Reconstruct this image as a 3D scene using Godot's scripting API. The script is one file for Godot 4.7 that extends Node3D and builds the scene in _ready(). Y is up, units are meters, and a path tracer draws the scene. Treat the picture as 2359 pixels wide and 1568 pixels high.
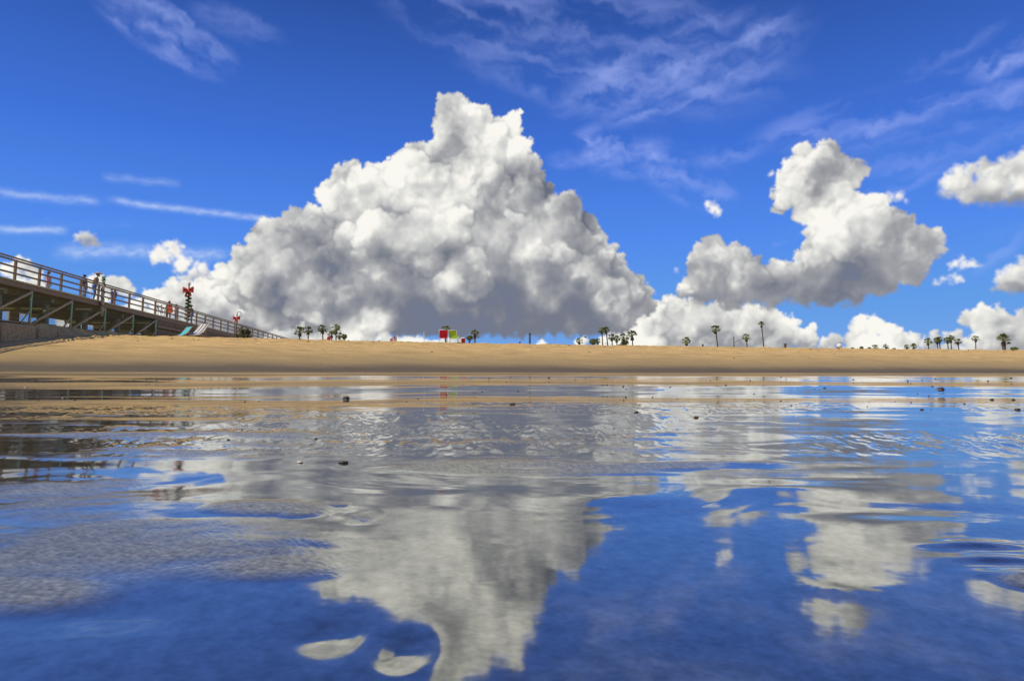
extends Node3D

# ---------------------------------------------------------------- camera numbers
# Photograph coordinates below are those of a 2358 x 1568 view of the picture.
const PW := 2358.0
const PH := 1568.0
const FOCAL := 1536.0
const HORIZON := 868.0
const PITCH := 6.0
const EYE := 0.25
const SUN_AZ := -112.0
const SUN_EL := 54.0
const SKY_W := 4096
const SKY_K := 4096.0 / TAU

var rng := RandomNumberGenerator.new()
var taken := {}


func pixel_ray(x: float, y: float) -> Vector3:
	var cy := HORIZON - FOCAL * tan(deg_to_rad(PITCH))
	var v := Vector3((x - PW / 2.0) / FOCAL, -(y - cy) / FOCAL, -1.0)
	return v.rotated(Vector3.RIGHT, deg_to_rad(PITCH)).normalized()


func at_depth(x: float, y: float, z: float) -> Vector3:
	var r := pixel_ray(x, y)
	return Vector3(0, EYE, 0) + r * (z / -r.z)


func make_camera() -> void:
	var cam := Camera3D.new()
	cam.name = "camera"
	var near := 0.05
	cam.set_frustum(2.0 * near * (PH / 2.0) / FOCAL, Vector2(0, -near * (PH / 2.0 - (HORIZON - FOCAL * tan(deg_to_rad(PITCH)))) / FOCAL), near, 3000.0)
	cam.position = Vector3(0, EYE, 0)
	cam.rotation_degrees.x = PITCH
	add_child(cam)
	cam.make_current()


func make_light() -> void:
	var sun := DirectionalLight3D.new()
	sun.name = "sun"
	sun.light_energy = SUN_ENERGY
	sun.light_color = Color(1.0, 0.92, 0.78)
	sun.light_angular_distance = 0.55
	sun.shadow_enabled = true
	add_child(sun)
	var a := deg_to_rad(SUN_AZ)
	var e := deg_to_rad(SUN_EL)
	var towards := Vector3(sin(a) * cos(e), sin(e), -cos(a) * cos(e))
	sun.look_at_from_position(towards * 100.0, Vector3.ZERO, Vector3.UP)
	var we := WorldEnvironment.new()
	we.name = "world_environment"
	var env := Environment.new()
	env.background_mode = Environment.BG_SKY
	var sky := Sky.new()
	var pan := PanoramaSkyMaterial.new()
	pan.panorama = ImageTexture.create_from_image(make_sky())
	sky.sky_material = pan
	env.sky = sky
	env.tonemap_mode = Environment.TONE_MAPPER_LINEAR
	env.tonemap_exposure = 1.0
	env.sdfgi_enabled = true
	env.ssao_enabled = true
	env.ssil_enabled = true
	we.environment = env
	add_child(we)
const SUN_ENERGY := 1.3

# ---------------------------------------------------------------- sky
# A cumulus is given by its lobes (x, y, radius) in photograph coordinates; smaller puffs grow on them.
var n_warp := FastNoiseLite.new()
var n_fine := FastNoiseLite.new()
var n_big := FastNoiseLite.new()


func az_el(x: float, y: float) -> Vector2:
	var r := pixel_ray(x, y)
	return Vector2(atan2(r.x, -r.z), asin(r.y))


func air(el: float) -> Vector3:
	var stops := [[0.0, Vector3(0.20, 0.40, 0.78)], [0.1, Vector3(0.125, 0.34, 0.81)], [0.2, Vector3(0.085, 0.26, 0.84)], [0.34, Vector3(0.050, 0.165, 0.66)], [0.52, Vector3(0.027, 0.088, 0.375)], [0.9, Vector3(0.020, 0.07, 0.31)], [1.6, Vector3(0.017, 0.06, 0.27)]]
	for i in range(1, stops.size()):
		if el <= stops[i][0]:
			var t: float = (el - stops[i - 1][0]) / (stops[i][0] - stops[i - 1][0])
			var p: Vector3 = stops[i - 1][1]
			var q: Vector3 = stops[i][1]
			return p.lerp(q, t)
	return stops[-1][1]


# lobes -> list of puffs [az, el, r, depth] in radians
func grow(lobes: Array, base_y: float, seed_: int) -> Dictionary:
	var g := RandomNumberGenerator.new()
	g.seed = seed_
	var puffs := []
	var base_el := 0.0
	var sum := 0.0
	for l in lobes:
		var c := az_el(l[0], l[1])
		var r: float = l[2] * 1.12 / FOCAL * cos(c.x)
		base_el += az_el(l[0], base_y).y
		sum += 1.0
		puffs.append([c.x, c.y, r, r * 0.25])
	base_el /= sum
	var first := puffs.size()
	var start := 0
	for level in 3:
		var end := puffs.size()
		for i in range(start, end):
			var p: Array = puffs[i]
			var n := 9 if level == 0 else (6 if level == 1 else 3)
			for k in n:
				var a := g.randf_range(0.0, TAU)
				var q := sqrt(g.randf()) * 0.98
				var r: float = p[2] * g.randf_range(0.26, 0.52)
				if r < 0.0035:
					continue
				var x: float = p[0] + cos(a) * q * p[2]
				var y: float = p[1] + sin(a) * q * p[2] * 0.95
				if y - r * 0.6 < base_el and base_el > 0.0:
					y = base_el + r * g.randf_range(0.5, 0.8)
				puffs.append([x, y, r, p[3] + sqrt(max(0.0, 1.0 - q * q)) * p[2] * 0.9 - r * 0.35])
		start = end
	var top := 0.0
	for p in puffs:
		top = max(top, p[1] + p[2])
	return {"puffs": puffs, "base": base_el, "top": top, "seed": seed_}


func blur(src: PackedFloat32Array, w: int, h: int, r: int) -> PackedFloat32Array:
	var tmp := PackedFloat32Array()
	tmp.resize(w * h)
	var out := PackedFloat32Array()
	out.resize(w * h)
	var inv := 1.0 / (2 * r + 1)
	for j in h:
		var o := j * w
		var s := 0.0
		for i in range(-r, r + 1):
			s += src[o + clampi(i, 0, w - 1)]
		for i in w:
			tmp[o + i] = s * inv
			s += src[o + mini(i + r + 1, w - 1)] - src[o + maxi(i - r, 0)]
	for i in w:
		var s := 0.0
		for j in range(-r, r + 1):
			s += tmp[clampi(j, 0, h - 1) * w + i]
		for j in h:
			out[j * w + i] = s * inv
			s += tmp[mini(j + r + 1, h - 1) * w + i] - tmp[maxi(j - r, 0) * w + i]
	return out


func smooth(a: float, b: float, x: float) -> float:
	var t := clampf((x - a) / (b - a), 0.0, 1.0)
	return t * t * (3.0 - 2.0 * t)


# canvas: {k px per rad, az0, el1 (top), w, h, data PackedFloat32Array rgb}
func paint_cloud(c: Dictionary, cloud: Dictionary, soft: float, shade: float) -> void:
	var k: float = c.k
	var x0 := 1e9
	var x1 := -1e9
	var y0 := 1e9
	var y1 := -1e9
	for p in cloud.puffs:
		x0 = min(x0, p[0] - p[2])
		x1 = max(x1, p[0] + p[2])
		y0 = min(y0, p[1] - p[2])
		y1 = max(y1, p[1] + p[2])
	var m := 0.012
	var i0 := clampi(int((x0 - m - c.az0) * k), 0, c.w)
	var i1 := clampi(int((x1 + m - c.az0) * k) + 1, 0, c.w)
	var j0 := clampi(int((c.el1 - y1 - m) * k), 0, c.h)
	var j1 := clampi(int((c.el1 - y0 + m) * k) + 1, 0, c.h)
	var w := i1 - i0
	var h := j1 - j0
	if w < 3 or h < 3:
		return
	var dep := PackedFloat32Array()
	dep.resize(w * h)
	var edge := PackedFloat32Array()
	edge.resize(w * h)
	edge.fill(-9.0)
	for p in cloud.puffs:
		var px: float = (p[0] - c.az0) * k - i0
		var py: float = (c.el1 - p[1]) * k - j0
		var r: float = p[2] * k
		var zc: float = p[3] * k
		var r2 := r * r
		for j in range(maxi(0, int(py - r)), mini(h, int(py + r) + 2)):
			var dy := j - py
			var o := j * w
			for i in range(maxi(0, int(px - r)), mini(w, int(px + r) + 2)):
				var dx := i - px
				var d2 := dx * dx + dy * dy
				if d2 < r2:
					var z := zc + sqrt(r2 - d2)
					if z > dep[o + i]:
						dep[o + i] = z
					var e := (1.0 - sqrt(d2 / r2)) * minf(r, 0.02 * k)
					if e > edge[o + i]:
						edge[o + i] = e
	var s := k / SKY_K
	var d1 := blur(dep, w, h, 1)
	var d2b := blur(dep, w, h, maxi(1, int(3 * s)))
	var d3 := blur(dep, w, h, maxi(2, int(11 * s)))
	var d4 := blur(d3, w, h, maxi(3, int(24 * s)))
	var sx := -0.66
	var sy := 0.70
	var sz := 0.28
	var data: PackedFloat32Array = c.data
	var base: float = cloud.base
	var span: float = maxf(0.03, cloud.top - base)
	var off: float = cloud.seed * 13.7
	var lift: float = cloud.get("lift", 0.0)
	var flank: float = cloud.get("flank", 0.0)
	for j in h:
		for i in w:
			var u: float = (i + i0) / k + c.az0
			var v: float = c.el1 - (j + j0) / k
			var a1 := u * 600.0 + off
			var b1 := v * 600.0
			var wx := n_warp.get_noise_2d(a1, b1) * 0.0085 * k
			var wy := n_warp.get_noise_2d(a1 + 500.0, b1 + 90.0) * 0.0085 * k
			var ii := clampi(int(i + wx), 1, w - 2)
			var jj := clampi(int(j + wy), 1, h - 2)
			var o := jj * w + ii
			var fine := n_fine.get_noise_2d(a1, b1)
			var hf := clampf((v - base) / span, -0.3, 1.0)
			var e := edge[o] / k + fine * 0.0050
			var sf := soft * (1.0 + 1.2 * smooth(0.16, 0.0, hf))
			var alpha := smooth(0.0, sf, e + 0.0016)
			if base > 0.0:
				alpha *= smooth(base - 0.006, base + 0.004, v + 0.006 * fine + 0.010 * n_big.get_noise_2d(a1 * 1.5, 7.0))
			if alpha <= 0.003:
				continue
			var gx := (d1[o + 1] - d1[o - 1]) * 0.24 + (d2b[o + 1] - d2b[o - 1]) * 0.35 + (d3[o + 1] - d3[o - 1]) * 0.6
			var gy := (d1[o - w] - d1[o + w]) * 0.24 + (d2b[o - w] - d2b[o + w]) * 0.35 + (d3[o - w] - d3[o + w]) * 0.6
			var l := 1.0 / sqrt(gx * gx + gy * gy + 1.0)
			var lam := (-gx * sx - gy * sy + sz) * l
			var lit := clampf(0.52 + 0.40 * lam, 0.0, 1.0)
			var cav := clampf((d1[o] - d2b[o]) / (0.0035 * k), -1.0, 1.0)
			var cav2 := clampf((d2b[o] - d4[o]) / (0.014 * k), -1.2, 1.2)
			var big := n_big.get_noise_2d(a1 * 0.9, b1 * 0.9)
			var vast := n_big.get_noise_2d(a1 * 0.32 + 40.0, b1 * 0.42)
			var val := 0.22 + lift + 0.62 * lit + 0.13 * cav + 0.15 * cav2 + 0.40 * big + 0.60 * vast + 0.08 * fine + 0.10 * smooth(0.016, 0.0, edge[o] / k)
			# the underside of a cumulus stands in its own shade
			var under := smooth(0.04, 0.38, hf + big * 0.20 + cav2 * 0.05 + flank * smooth(0.10, 0.22, absf(u + 0.03)))
			val = val * (1.0 - shade * (1.0 - under))
			val = clampf(val, 0.02, 1.15)
			var col: Vector3
			var dark := Vector3(0.155, 0.17, 0.225).lerp(Vector3(0.13, 0.145, 0.185), smooth(0.15, 0.2, v))
			if val < 0.5:
				col = dark.lerp(Vector3(0.37, 0.375, 0.39), val * 2.0)
			elif val < 0.85:
				col = Vector3(0.37, 0.375, 0.39).lerp(Vector3(0.70, 0.70, 0.67), (val - 0.5) / 0.35)
			else:
				col = Vector3(0.70, 0.70, 0.67).lerp(Vector3(0.97, 0.95, 0.88), minf(1.0, (val - 0.85) / 0.25))
			alpha = minf(alpha, 0.985)
			var q: int = ((j + j0) * int(c.w) + i + i0) * 3
			data[q] = data[q] * (1.0 - alpha) + col.x * alpha
			data[q + 1] = data[q + 1] * (1.0 - alpha) + col.y * alpha
			data[q + 2] = data[q + 2] * (1.0 - alpha) + col.z * alpha
	c.data = data


# thin streaks and veils
func paint_cirrus(c: Dictionary, x: float, y: float, rx: float, ry: float, turn: float, power: float, sd: float, stretch: float) -> void:
	paint_cirrus_at(c, az_el(x, y), rx / FOCAL, ry / FOCAL, turn, power, sd, stretch)


func paint_trail(c: Dictionary, x0: float, y0: float, x1: float, y1: float, wide: float, power: float) -> void:
	var a := az_el(x0, y0)
	var b := az_el(x1, y1)
	var k: float = c.k
	var wd := wide / FOCAL
	var data: PackedFloat32Array = c.data
	var dir := (b - a).normalized()
	var len_ := a.distance_to(b)
	for j in range(clampi(int((c.el1 - maxf(a.y, b.y) - 3 * wd) * k), 0, c.h), clampi(int((c.el1 - minf(a.y, b.y) + 3 * wd) * k), 0, c.h)):
		for i in range(clampi(int((a.x - c.az0) * k), 0, c.w), clampi(int((b.x - c.az0) * k), 0, c.w)):
			var p := Vector2(i / k + c.az0, c.el1 - j / k) - a
			var s := p.dot(dir)
			var n := p.cross(dir) + n_warp.get_noise_2d(s * 160.0, x0) * wd * 1.2
			var t := clampf(s / len_, 0.0, 1.0)
			var al := exp(-n * n / (wd * wd)) * power * smooth(0.0, 0.15, t) * smooth(1.0, 0.85, t) * (0.75 + 0.7 * n_fine.get_noise_2d(s * 500.0 + x0, n * 1200.0))
			if al < 0.004:
				continue
			al = clampf(al, 0.0, 0.8)
			var o: int = (j * int(c.w) + i) * 3
			data[o] = data[o] * (1.0 - al) + 0.62 * al
			data[o + 1] = data[o + 1] * (1.0 - al) + 0.74 * al
			data[o + 2] = data[o + 2] * (1.0 - al) + 0.98 * al
	c.data = data


func canvas(k: float, az0: float, w: int, el1: float, h: int) -> Dictionary:
	var data := PackedFloat32Array()
	data.resize(w * h * 3)
	for j in h:
		var a := air(maxf(0.0, el1 - j / k))
		for i in w:
			var o := (j * w + i) * 3
			data[o] = a.x
			data[o + 1] = a.y
			data[o + 2] = a.z
	return {"k": k, "az0": az0, "w": w, "el1": el1, "h": h, "data": data}


func to_image(c: Dictionary) -> Image:
	return Image.create_from_data(c.w, c.h, false, Image.FORMAT_RGBF, c.data.to_byte_array())


func make_sky() -> Image:
	n_warp.seed = 5
	n_warp.frequency = 0.045
	n_warp.fractal_octaves = 5
	n_warp.fractal_gain = 0.58
	n_fine.seed = 8
	n_fine.frequency = 0.11
	n_fine.fractal_octaves = 4
	n_fine.fractal_gain = 0.6
	n_big.seed = 21
	n_big.frequency = 0.022
	n_big.fractal_octaves = 4
	n_big.fractal_gain = 0.5
	var tower := [[1050, 262, 42], [1028, 290, 36], [1072, 300, 52], [1045, 345, 58], [1125, 335, 58], [1160, 300, 34], [1110, 400, 80], [1180, 385, 58], [1212, 430, 44], [1180, 470, 72], [1060, 430, 85], [1232, 500, 34], [1256, 445, 14],
		[962, 362, 36], [985, 348, 24], [925, 398, 42], [875, 412, 40], [812, 402, 30], [780, 396, 22], [778, 432, 34], [805, 470, 62], [880, 480, 85], [970, 470, 95], [785, 520, 50],
		[705, 505, 26], [685, 530, 40], [740, 560, 62], [640, 562, 48], [606, 540, 26], [585, 600, 48], [558, 582, 22], [560, 650, 50], [640, 640, 84], [720, 640, 96],
		[1262, 560, 60], [1300, 520, 30], [1338, 520, 30], [1355, 556, 38], [1380, 610, 42], [1330, 600, 66], [1420, 645, 40], [1458, 650, 24], [1455, 690, 38], [1400, 690, 60], [1300, 670, 92], [1200, 600, 120], [1050, 600, 150], [900, 600, 130], [1100, 680, 88], [950, 690, 88], [800, 690, 80], [670, 700, 50], [1250, 705, 60], [1180, 720, 45], [1050, 725, 45], [900, 730, 40], [760, 725, 36], [660, 735, 26], [1000, 745, 34], [1120, 748, 34], [1220, 750, 32], [1320, 735, 40], [1400, 730, 36], [1440, 725, 30], [840, 752, 26], [1290, 755, 26], [930, 758, 22], [1060, 762, 18], [1160, 764, 18], [1215, 395, 30], [1235, 460, 34], [1270, 520, 44], [1240, 545, 60], [1310, 555, 44], [1010, 390, 50], [1000, 420, 60], [1060, 330, 46], [1150, 350, 46], [1000, 770, 22], [1100, 774, 20], [1200, 772, 20], [1300, 766, 22], [900, 768, 20], [820, 765, 18], [1380, 755, 24], [1430, 745, 20], [720, 748, 24], [600, 700, 40]]
	var duck := [[1850, 352, 26], [1902, 350, 27], [1932, 372, 20], [1830, 392, 34], [1880, 402, 54], [1952, 398, 28], [1812, 440, 28], [1868, 458, 52], [1905, 500, 52], [1945, 470, 38], [1790, 478, 13],
		[1962, 540, 72], [2030, 522, 52], [2090, 562, 50], [2130, 538, 20], [2138, 566, 22], [2030, 590, 64], [1930, 590, 60], [1885, 590, 40], [2095, 605, 34],
		[1640, 562, 26], [1618, 582, 28], [1600, 602, 24], [1660, 600, 40], [1700, 602, 32], [1630, 640, 50], [1720, 648, 44], [1790, 640, 36], [1850, 640, 34], [1900, 650, 46], [1970, 640, 46], [1680, 678, 32], [1605, 668, 30], [1780, 672, 30], [2020, 645, 32], [1690, 640, 48], [1750, 668, 34], [1840, 672, 32], [1960, 665, 34], [1930, 672, 28], [1650, 610, 44], [1860, 420, 56], [1840, 440, 40], [1900, 440, 52], [1920, 545, 50], [1990, 490, 44], [2070, 600, 50]]
	var east := [[2200, 422, 38], [2262, 388, 26], [2300, 402, 34], [2345, 385, 44], [2280, 432, 44], [2360, 430, 50], [2420, 400, 60], [2470, 430, 40], [2230, 440, 30]]
	var east_low := [[2330, 642, 34], [2362, 626, 28], [2304, 655, 20], [2400, 640, 44], [2460, 650, 30]]
	var bank := [[1490, 735, 40], [1540, 715, 32], [1600, 735, 38], [1660, 735, 45], [1720, 750, 45], [1762, 738, 32], [1800, 760, 34], [1850, 778, 24], [1900, 792, 18], [1925, 778, 14], [1960, 775, 20], [1985, 742, 20], [2015, 745, 22], [2050, 770, 26], [2085, 782, 18], [2130, 790, 18], [2150, 772, 12], [2190, 778, 18], [2220, 733, 14], [2260, 738, 26], [2300, 730, 22], [2345, 742, 28], [2280, 775, 36], [2358, 775, 36], [2420, 760, 40], [2500, 770, 40], [1580, 780, 40], [1680, 790, 40], [1780, 800, 36], [1980, 800, 30], [2080, 812, 24], [2180, 812, 24], [1440, 780, 30], [1390, 790, 22], [1330, 790, 14], [1500, 800, 40], [1620, 815, 40], [1850, 815, 26], [1920, 820, 22], [2030, 820, 24], [2130, 822, 20], [2240, 815, 30], [2320, 815, 30], [1560, 760, 36], [2000, 785, 24]]
	var bank_left := [[350, 680, 20], [400, 668, 30], [450, 680, 34], [500, 672, 34], [520, 700, 44], [580, 720, 54], [460, 725, 38], [620, 745, 40], [700, 755, 34], [760, 765, 28], [820, 780, 30], [880, 790, 26], [960, 794, 22], [1040, 796, 22], [920, 800, 26], [1000, 804, 24], [1110, 800, 16], [1240, 800, 14], [640, 780, 40], [520, 770, 40], [420, 770, 34], [340, 740, 28], [265, 650, 22], [290, 668, 14], [215, 648, 20], [240, 668, 22], [300, 720, 26], [150, 740, 24], [40, 605, 20], [70, 625, 16], [20, 620, 18], [40, 680, 40], [560, 790, 40], [460, 800, 40], [700, 800, 34], [780, 805, 26], [860, 805, 18], [380, 720, 34], [120, 700, 20], [220, 720, 26]]
	var hook := [[362, 585, 20], [395, 572, 20], [380, 562, 14], [412, 600, 20], [440, 628, 18], [462, 618, 16], [482, 634, 12], [420, 632, 14]]
	var bits := [[[188, 546, 19], [206, 548, 17], [168, 546, 11], [216, 558, 12]], [[1640, 478, 14], [1652, 490, 11], [1628, 468, 8]], [[2060, 452, 13], [2082, 462, 9], [2040, 446, 8]], [[2200, 600, 14], [2230, 605, 14], [2215, 592, 10], [2245, 610, 9]], [[2170, 645, 10], [2195, 642, 12], [2150, 648, 7]], [[995, 318, 5], [1003, 322, 4]], [[744, 445, 6], [740, 462, 7], [736, 476, 6]], [[1585, 668, 8], [1560, 620, 7]], [[1776, 400, 8], [1786, 420, 7]]]
	var clouds := []
	clouds.append([grow(bank, 1000, 3), 0.004, 0.25])
	clouds.append([grow(bank_left, 1000, 4), 0.0045, 0.3])
	clouds.append([grow(hook, 655, 6), 0.009, 0.35])
	var main := grow(tower, 770, 7)
	main.flank = 0.16
	clouds.append([main, 0.0034, 0.92])
	clouds.append([grow(duck, 708, 9), 0.004, 0.62])
	clouds.append([grow(east, 476, 11), 0.011, 0.5])
	clouds.append([grow(east_low, 682, 12), 0.009, 0.5])
	var sd := 20
	for b in bits:
		var bit := grow(b, 2000, sd)
		bit.lift = 0.42
		clouds.append([bit, 0.010, 0.1])
		sd += 1
	# the same kind of sky all the way round
	var g := RandomNumberGenerator.new()
	g.seed = 77
	var others := []
	for q in 34:
		var az := g.randf_range(0.95, TAU - 0.95)
		var el := g.randf_range(0.05, 0.55)
		var size := g.randf_range(0.05, 0.17)
		var puffs := []
		for t in 16:
			var up := g.randf()
			puffs.append([az + g.randf_range(-1.6, 1.6) * size * (1.1 - up), el + up * size * 1.4, size * g.randf_range(0.22, 0.5), size * 0.1])
		var first := puffs.size()
		for t in first:
			for s in 7:
				var a := g.randf_range(0.0, TAU)
				var r: float = puffs[t][2] * g.randf_range(0.3, 0.55)
				puffs.append([puffs[t][0] + cos(a) * puffs[t][2] * 0.9, maxf(el - 0.1 * size + r, puffs[t][1] + sin(a) * puffs[t][2] * 0.9), r, puffs[t][2] * 0.5])
		others.append([{"puffs": puffs, "base": el - 0.1 * size, "top": el + size * 1.8, "seed": 40 + q}, 0.008, 0.6])

	var wide := canvas(1024.0 / TAU, 0.0, 1024, PI / 2, 256)
	for q in 24:
		var az := g.randf_range(0.8, TAU - 0.8)
		var el := g.randf_range(0.3, 1.1)
		paint_cirrus_at(wide, Vector2(az, el), g.randf_range(250, 600) / FOCAL, g.randf_range(60, 160) / FOCAL, g.randf_range(-30, 30), 0.5, q * 31.0, 3.0)
	for o in others:
		paint_cloud(wide, o[0], o[1], o[2])
	var near := canvas(SKY_K, -0.86, int(1.72 * SKY_K), 0.66, int(0.66 * SKY_K))
	# high veils
	paint_cirrus(near, 370, 50, 180, 75, 24, 0.92, 1.0, 3.3)
	paint_cirrus(near, 545, 55, 120, 40, 10, 0.41, 2.0, 4.5)
	paint_cirrus(near, 1330, 90, 560, 170, 14, 0.5, 3.0, 4.5)
	paint_cirrus(near, 1560, 165, 330, 100, -12, 0.8, 4.0, 4.5)
	paint_cirrus(near, 1420, 345, 130, 70, 10, 1.01, 5.0, 2.7)
	paint_cirrus(near, 1310, 365, 70, 30, 0, 0.46, 5.6, 3.0)
	paint_cirrus(near, 1570, 400, 150, 70, 30, 0.69, 6.0, 2.7)
	paint_cirrus(near, 1680, 350, 110, 40, -5, 0.46, 6.5, 4.5)
	paint_cirrus(near, 2080, 260, 330, 70, -2, 0.72, 7.0, 6.0)
	paint_cirrus(near, 2200, 330, 240, 60, -4, 0.42, 7.5, 6.0)
	paint_cirrus(near, 2060, 425, 110, 24, -12, 0.46, 7.8, 6.0)
	paint_cirrus(near, 2320, 120, 90, 45, -20, 1.01, 8.0, 3.0)
	paint_cirrus(near, 2190, 100, 110, 40, -15, 0.37, 9.0, 4.5)
	paint_cirrus(near, 2290, 560, 120, 40, -35, 0.55, 9.5, 4.5)
	paint_cirrus(near, 1800, 540, 90, 22, -20, 0.41, 9.8, 6.0)
	paint_cirrus(near, 140, 490, 160, 30, 0, 0.18, 10.0, 6.0)
	paint_cirrus(near, 320, 505, 80, 20, 0, 0.32, 11.0, 4.5)
	paint_trail(near, -60, 432, 240, 462, 7, 0.42)
	paint_trail(near, 225, 456, 640, 502, 6, 0.55)
	paint_trail(near, 220, 404, 420, 424, 7, 0.22)
	paint_trail(near, -60, 523, 160, 525, 6, 0.6)
	paint_trail(near, 100, 572, 540, 584, 12, 0.5)
	for o in clouds:
		paint_cloud(near, o[0], o[1], o[2])
	var full := to_image(wide)
	full.resize(SKY_W, 1024, Image.INTERPOLATE_CUBIC)
	var img := Image.create(SKY_W, 2048, false, Image.FORMAT_RGBF)
	img.fill(Color(0.16, 0.15, 0.12))
	img.blit_rect(full, Rect2i(0, 0, SKY_W, 1024), Vector2i(0, 0))
	var part := to_image(near)
	var top := 1024 - part.get_height()
	var half := int(0.86 * SKY_K)
	img.blit_rect(part, Rect2i(0, 0, half, part.get_height()), Vector2i(SKY_W - half, top))
	img.blit_rect(part, Rect2i(half, 0, part.get_width() - half, part.get_height()), Vector2i(0, top))
	return img


func paint_cirrus_at(c: Dictionary, m: Vector2, ax: float, ay: float, turn: float, power: float, sd: float, stretch: float) -> void:
	var k: float = c.k
	var data: PackedFloat32Array = c.data
	var ca := cos(deg_to_rad(turn))
	var sa := sin(deg_to_rad(turn))
	for j in range(clampi(int((c.el1 - m.y - ax) * k), 0, c.h), clampi(int((c.el1 - m.y + ax) * k), 0, c.h)):
		for i in range(clampi(int((m.x - ax - c.az0) * k), 0, c.w), clampi(int((m.x + ax - c.az0) * k), 0, c.w)):
			var dx: float = i / k + c.az0 - m.x
			var dy: float = c.el1 - j / k - m.y
			var p := dx * ca - dy * sa
			var q := dx * sa + dy * ca
			var d := (p / ax) * (p / ax) + (q / ay) * (q / ay)
			if d >= 1.0:
				continue
			var wq := n_warp.get_noise_2d(p * 300.0 + sd, q * 300.0) * 0.02
			var f := n_fine.get_noise_2d((p + wq) * 420.0 / stretch + sd * 7.0, (q + wq * 0.6) * 420.0)
			var f2 := n_big.get_noise_2d((p + wq) * 1000.0 / stretch + sd, (q + wq) * 1000.0 + sd * 3.0)
			var al := clampf(0.78 * smooth(-0.5, 1.05, f2 + 0.36 * f), 0.0, 0.8) * smooth(0.0, 0.8, 1.0 - d) * power
			var o: int = (j * int(c.w) + i) * 3
			data[o] = data[o] * (1.0 - al) + 0.40 * al
			data[o + 1] = data[o + 1] * (1.0 - al) + 0.50 * al
			data[o + 2] = data[o + 2] * (1.0 - al) + 0.97 * al
	c.data = data

# ---------------------------------------------------------------- kit
func numbered(called: String) -> String:
	if not taken.has(called):
		taken[called] = 0
		return called
	taken[called] += 1
	return "%s_%03d" % [called, taken[called]]


func tag(o: Node3D, label: String, category: String, group := "") -> Node3D:
	o.set_meta("label", label)
	o.set_meta("category", category)
	if group:
		o.set_meta("group", group)
	return o


func thing(called: String, label: String, category: String, at: Vector3, turn := 0.0, group := "") -> Node3D:
	var o := Node3D.new()
	o.name = numbered(called)
	add_child(o)
	o.position = at
	o.rotation.y = turn
	return tag(o, label, category, group)


func part(called: String, mesh: Mesh, mat: Material, parent: Node3D, at := Transform3D.IDENTITY) -> MeshInstance3D:
	var o := MeshInstance3D.new()
	o.name = called
	o.mesh = mesh
	if mat:
		o.material_override = mat
	o.transform = at
	parent.add_child(o, true)
	return o


func structure(called: String, mesh: Mesh, mat: Material) -> MeshInstance3D:
	var o := MeshInstance3D.new()
	o.name = numbered(called)
	o.mesh = mesh
	if mat:
		o.material_override = mat
	o.set_meta("kind", "structure")
	add_child(o)
	return o


func copy(src: Node3D, label: String, at: Vector3, turn: float, size := 1.0) -> Node3D:
	var o: Node3D = src.duplicate()
	o.name = numbered(String(src.name))
	add_child(o)
	o.position = at
	o.rotation.y = turn
	o.scale = Vector3.ONE * size
	o.set_meta("label", label)
	return o


func lin(r: float, g: float, b: float) -> Color:
	return Color(r, g, b).linear_to_srgb()


func noise_tex(sd: int, freq: float, lo: Color, hi: Color, octaves := 4, normal := false, size := 256) -> NoiseTexture2D:
	var n := FastNoiseLite.new()
	n.seed = sd
	n.frequency = freq
	n.fractal_octaves = octaves
	var t := NoiseTexture2D.new()
	t.width = size
	t.height = size
	t.seamless = true
	t.noise = n
	if normal:
		t.as_normal_map = true
		t.bump_strength = 6.0
	else:
		var g := Gradient.new()
		g.set_color(0, lo)
		g.set_color(1, hi)
		t.color_ramp = g
	return t


# a worn surface: colour patches and a little relief
func surface(lo: Color, hi: Color, rough: float, scale_: float, sd := 1, metal := 0.0) -> StandardMaterial3D:
	var m := StandardMaterial3D.new()
	m.albedo_texture = noise_tex(sd, 0.03, lo, hi)
	m.uv1_triplanar = true
	m.uv1_scale = Vector3.ONE * scale_
	m.roughness = rough
	m.metallic = metal
	return m


func plain(c: Color, rough := 0.8, metal := 0.0) -> StandardMaterial3D:
	var m := StandardMaterial3D.new()
	m.albedo_color = c
	m.roughness = rough
	m.metallic = metal
	return m


func st_new() -> SurfaceTool:
	var st := SurfaceTool.new()
	st.begin(Mesh.PRIMITIVE_TRIANGLES)
	return st


func quad(st: SurfaceTool, a: Vector3, b: Vector3, c: Vector3, d: Vector3) -> void:
	for v in [a, b, c, a, c, d]:
		st.add_vertex(v)


func done(st: SurfaceTool) -> ArrayMesh:
	st.generate_normals()
	return st.commit()


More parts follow.
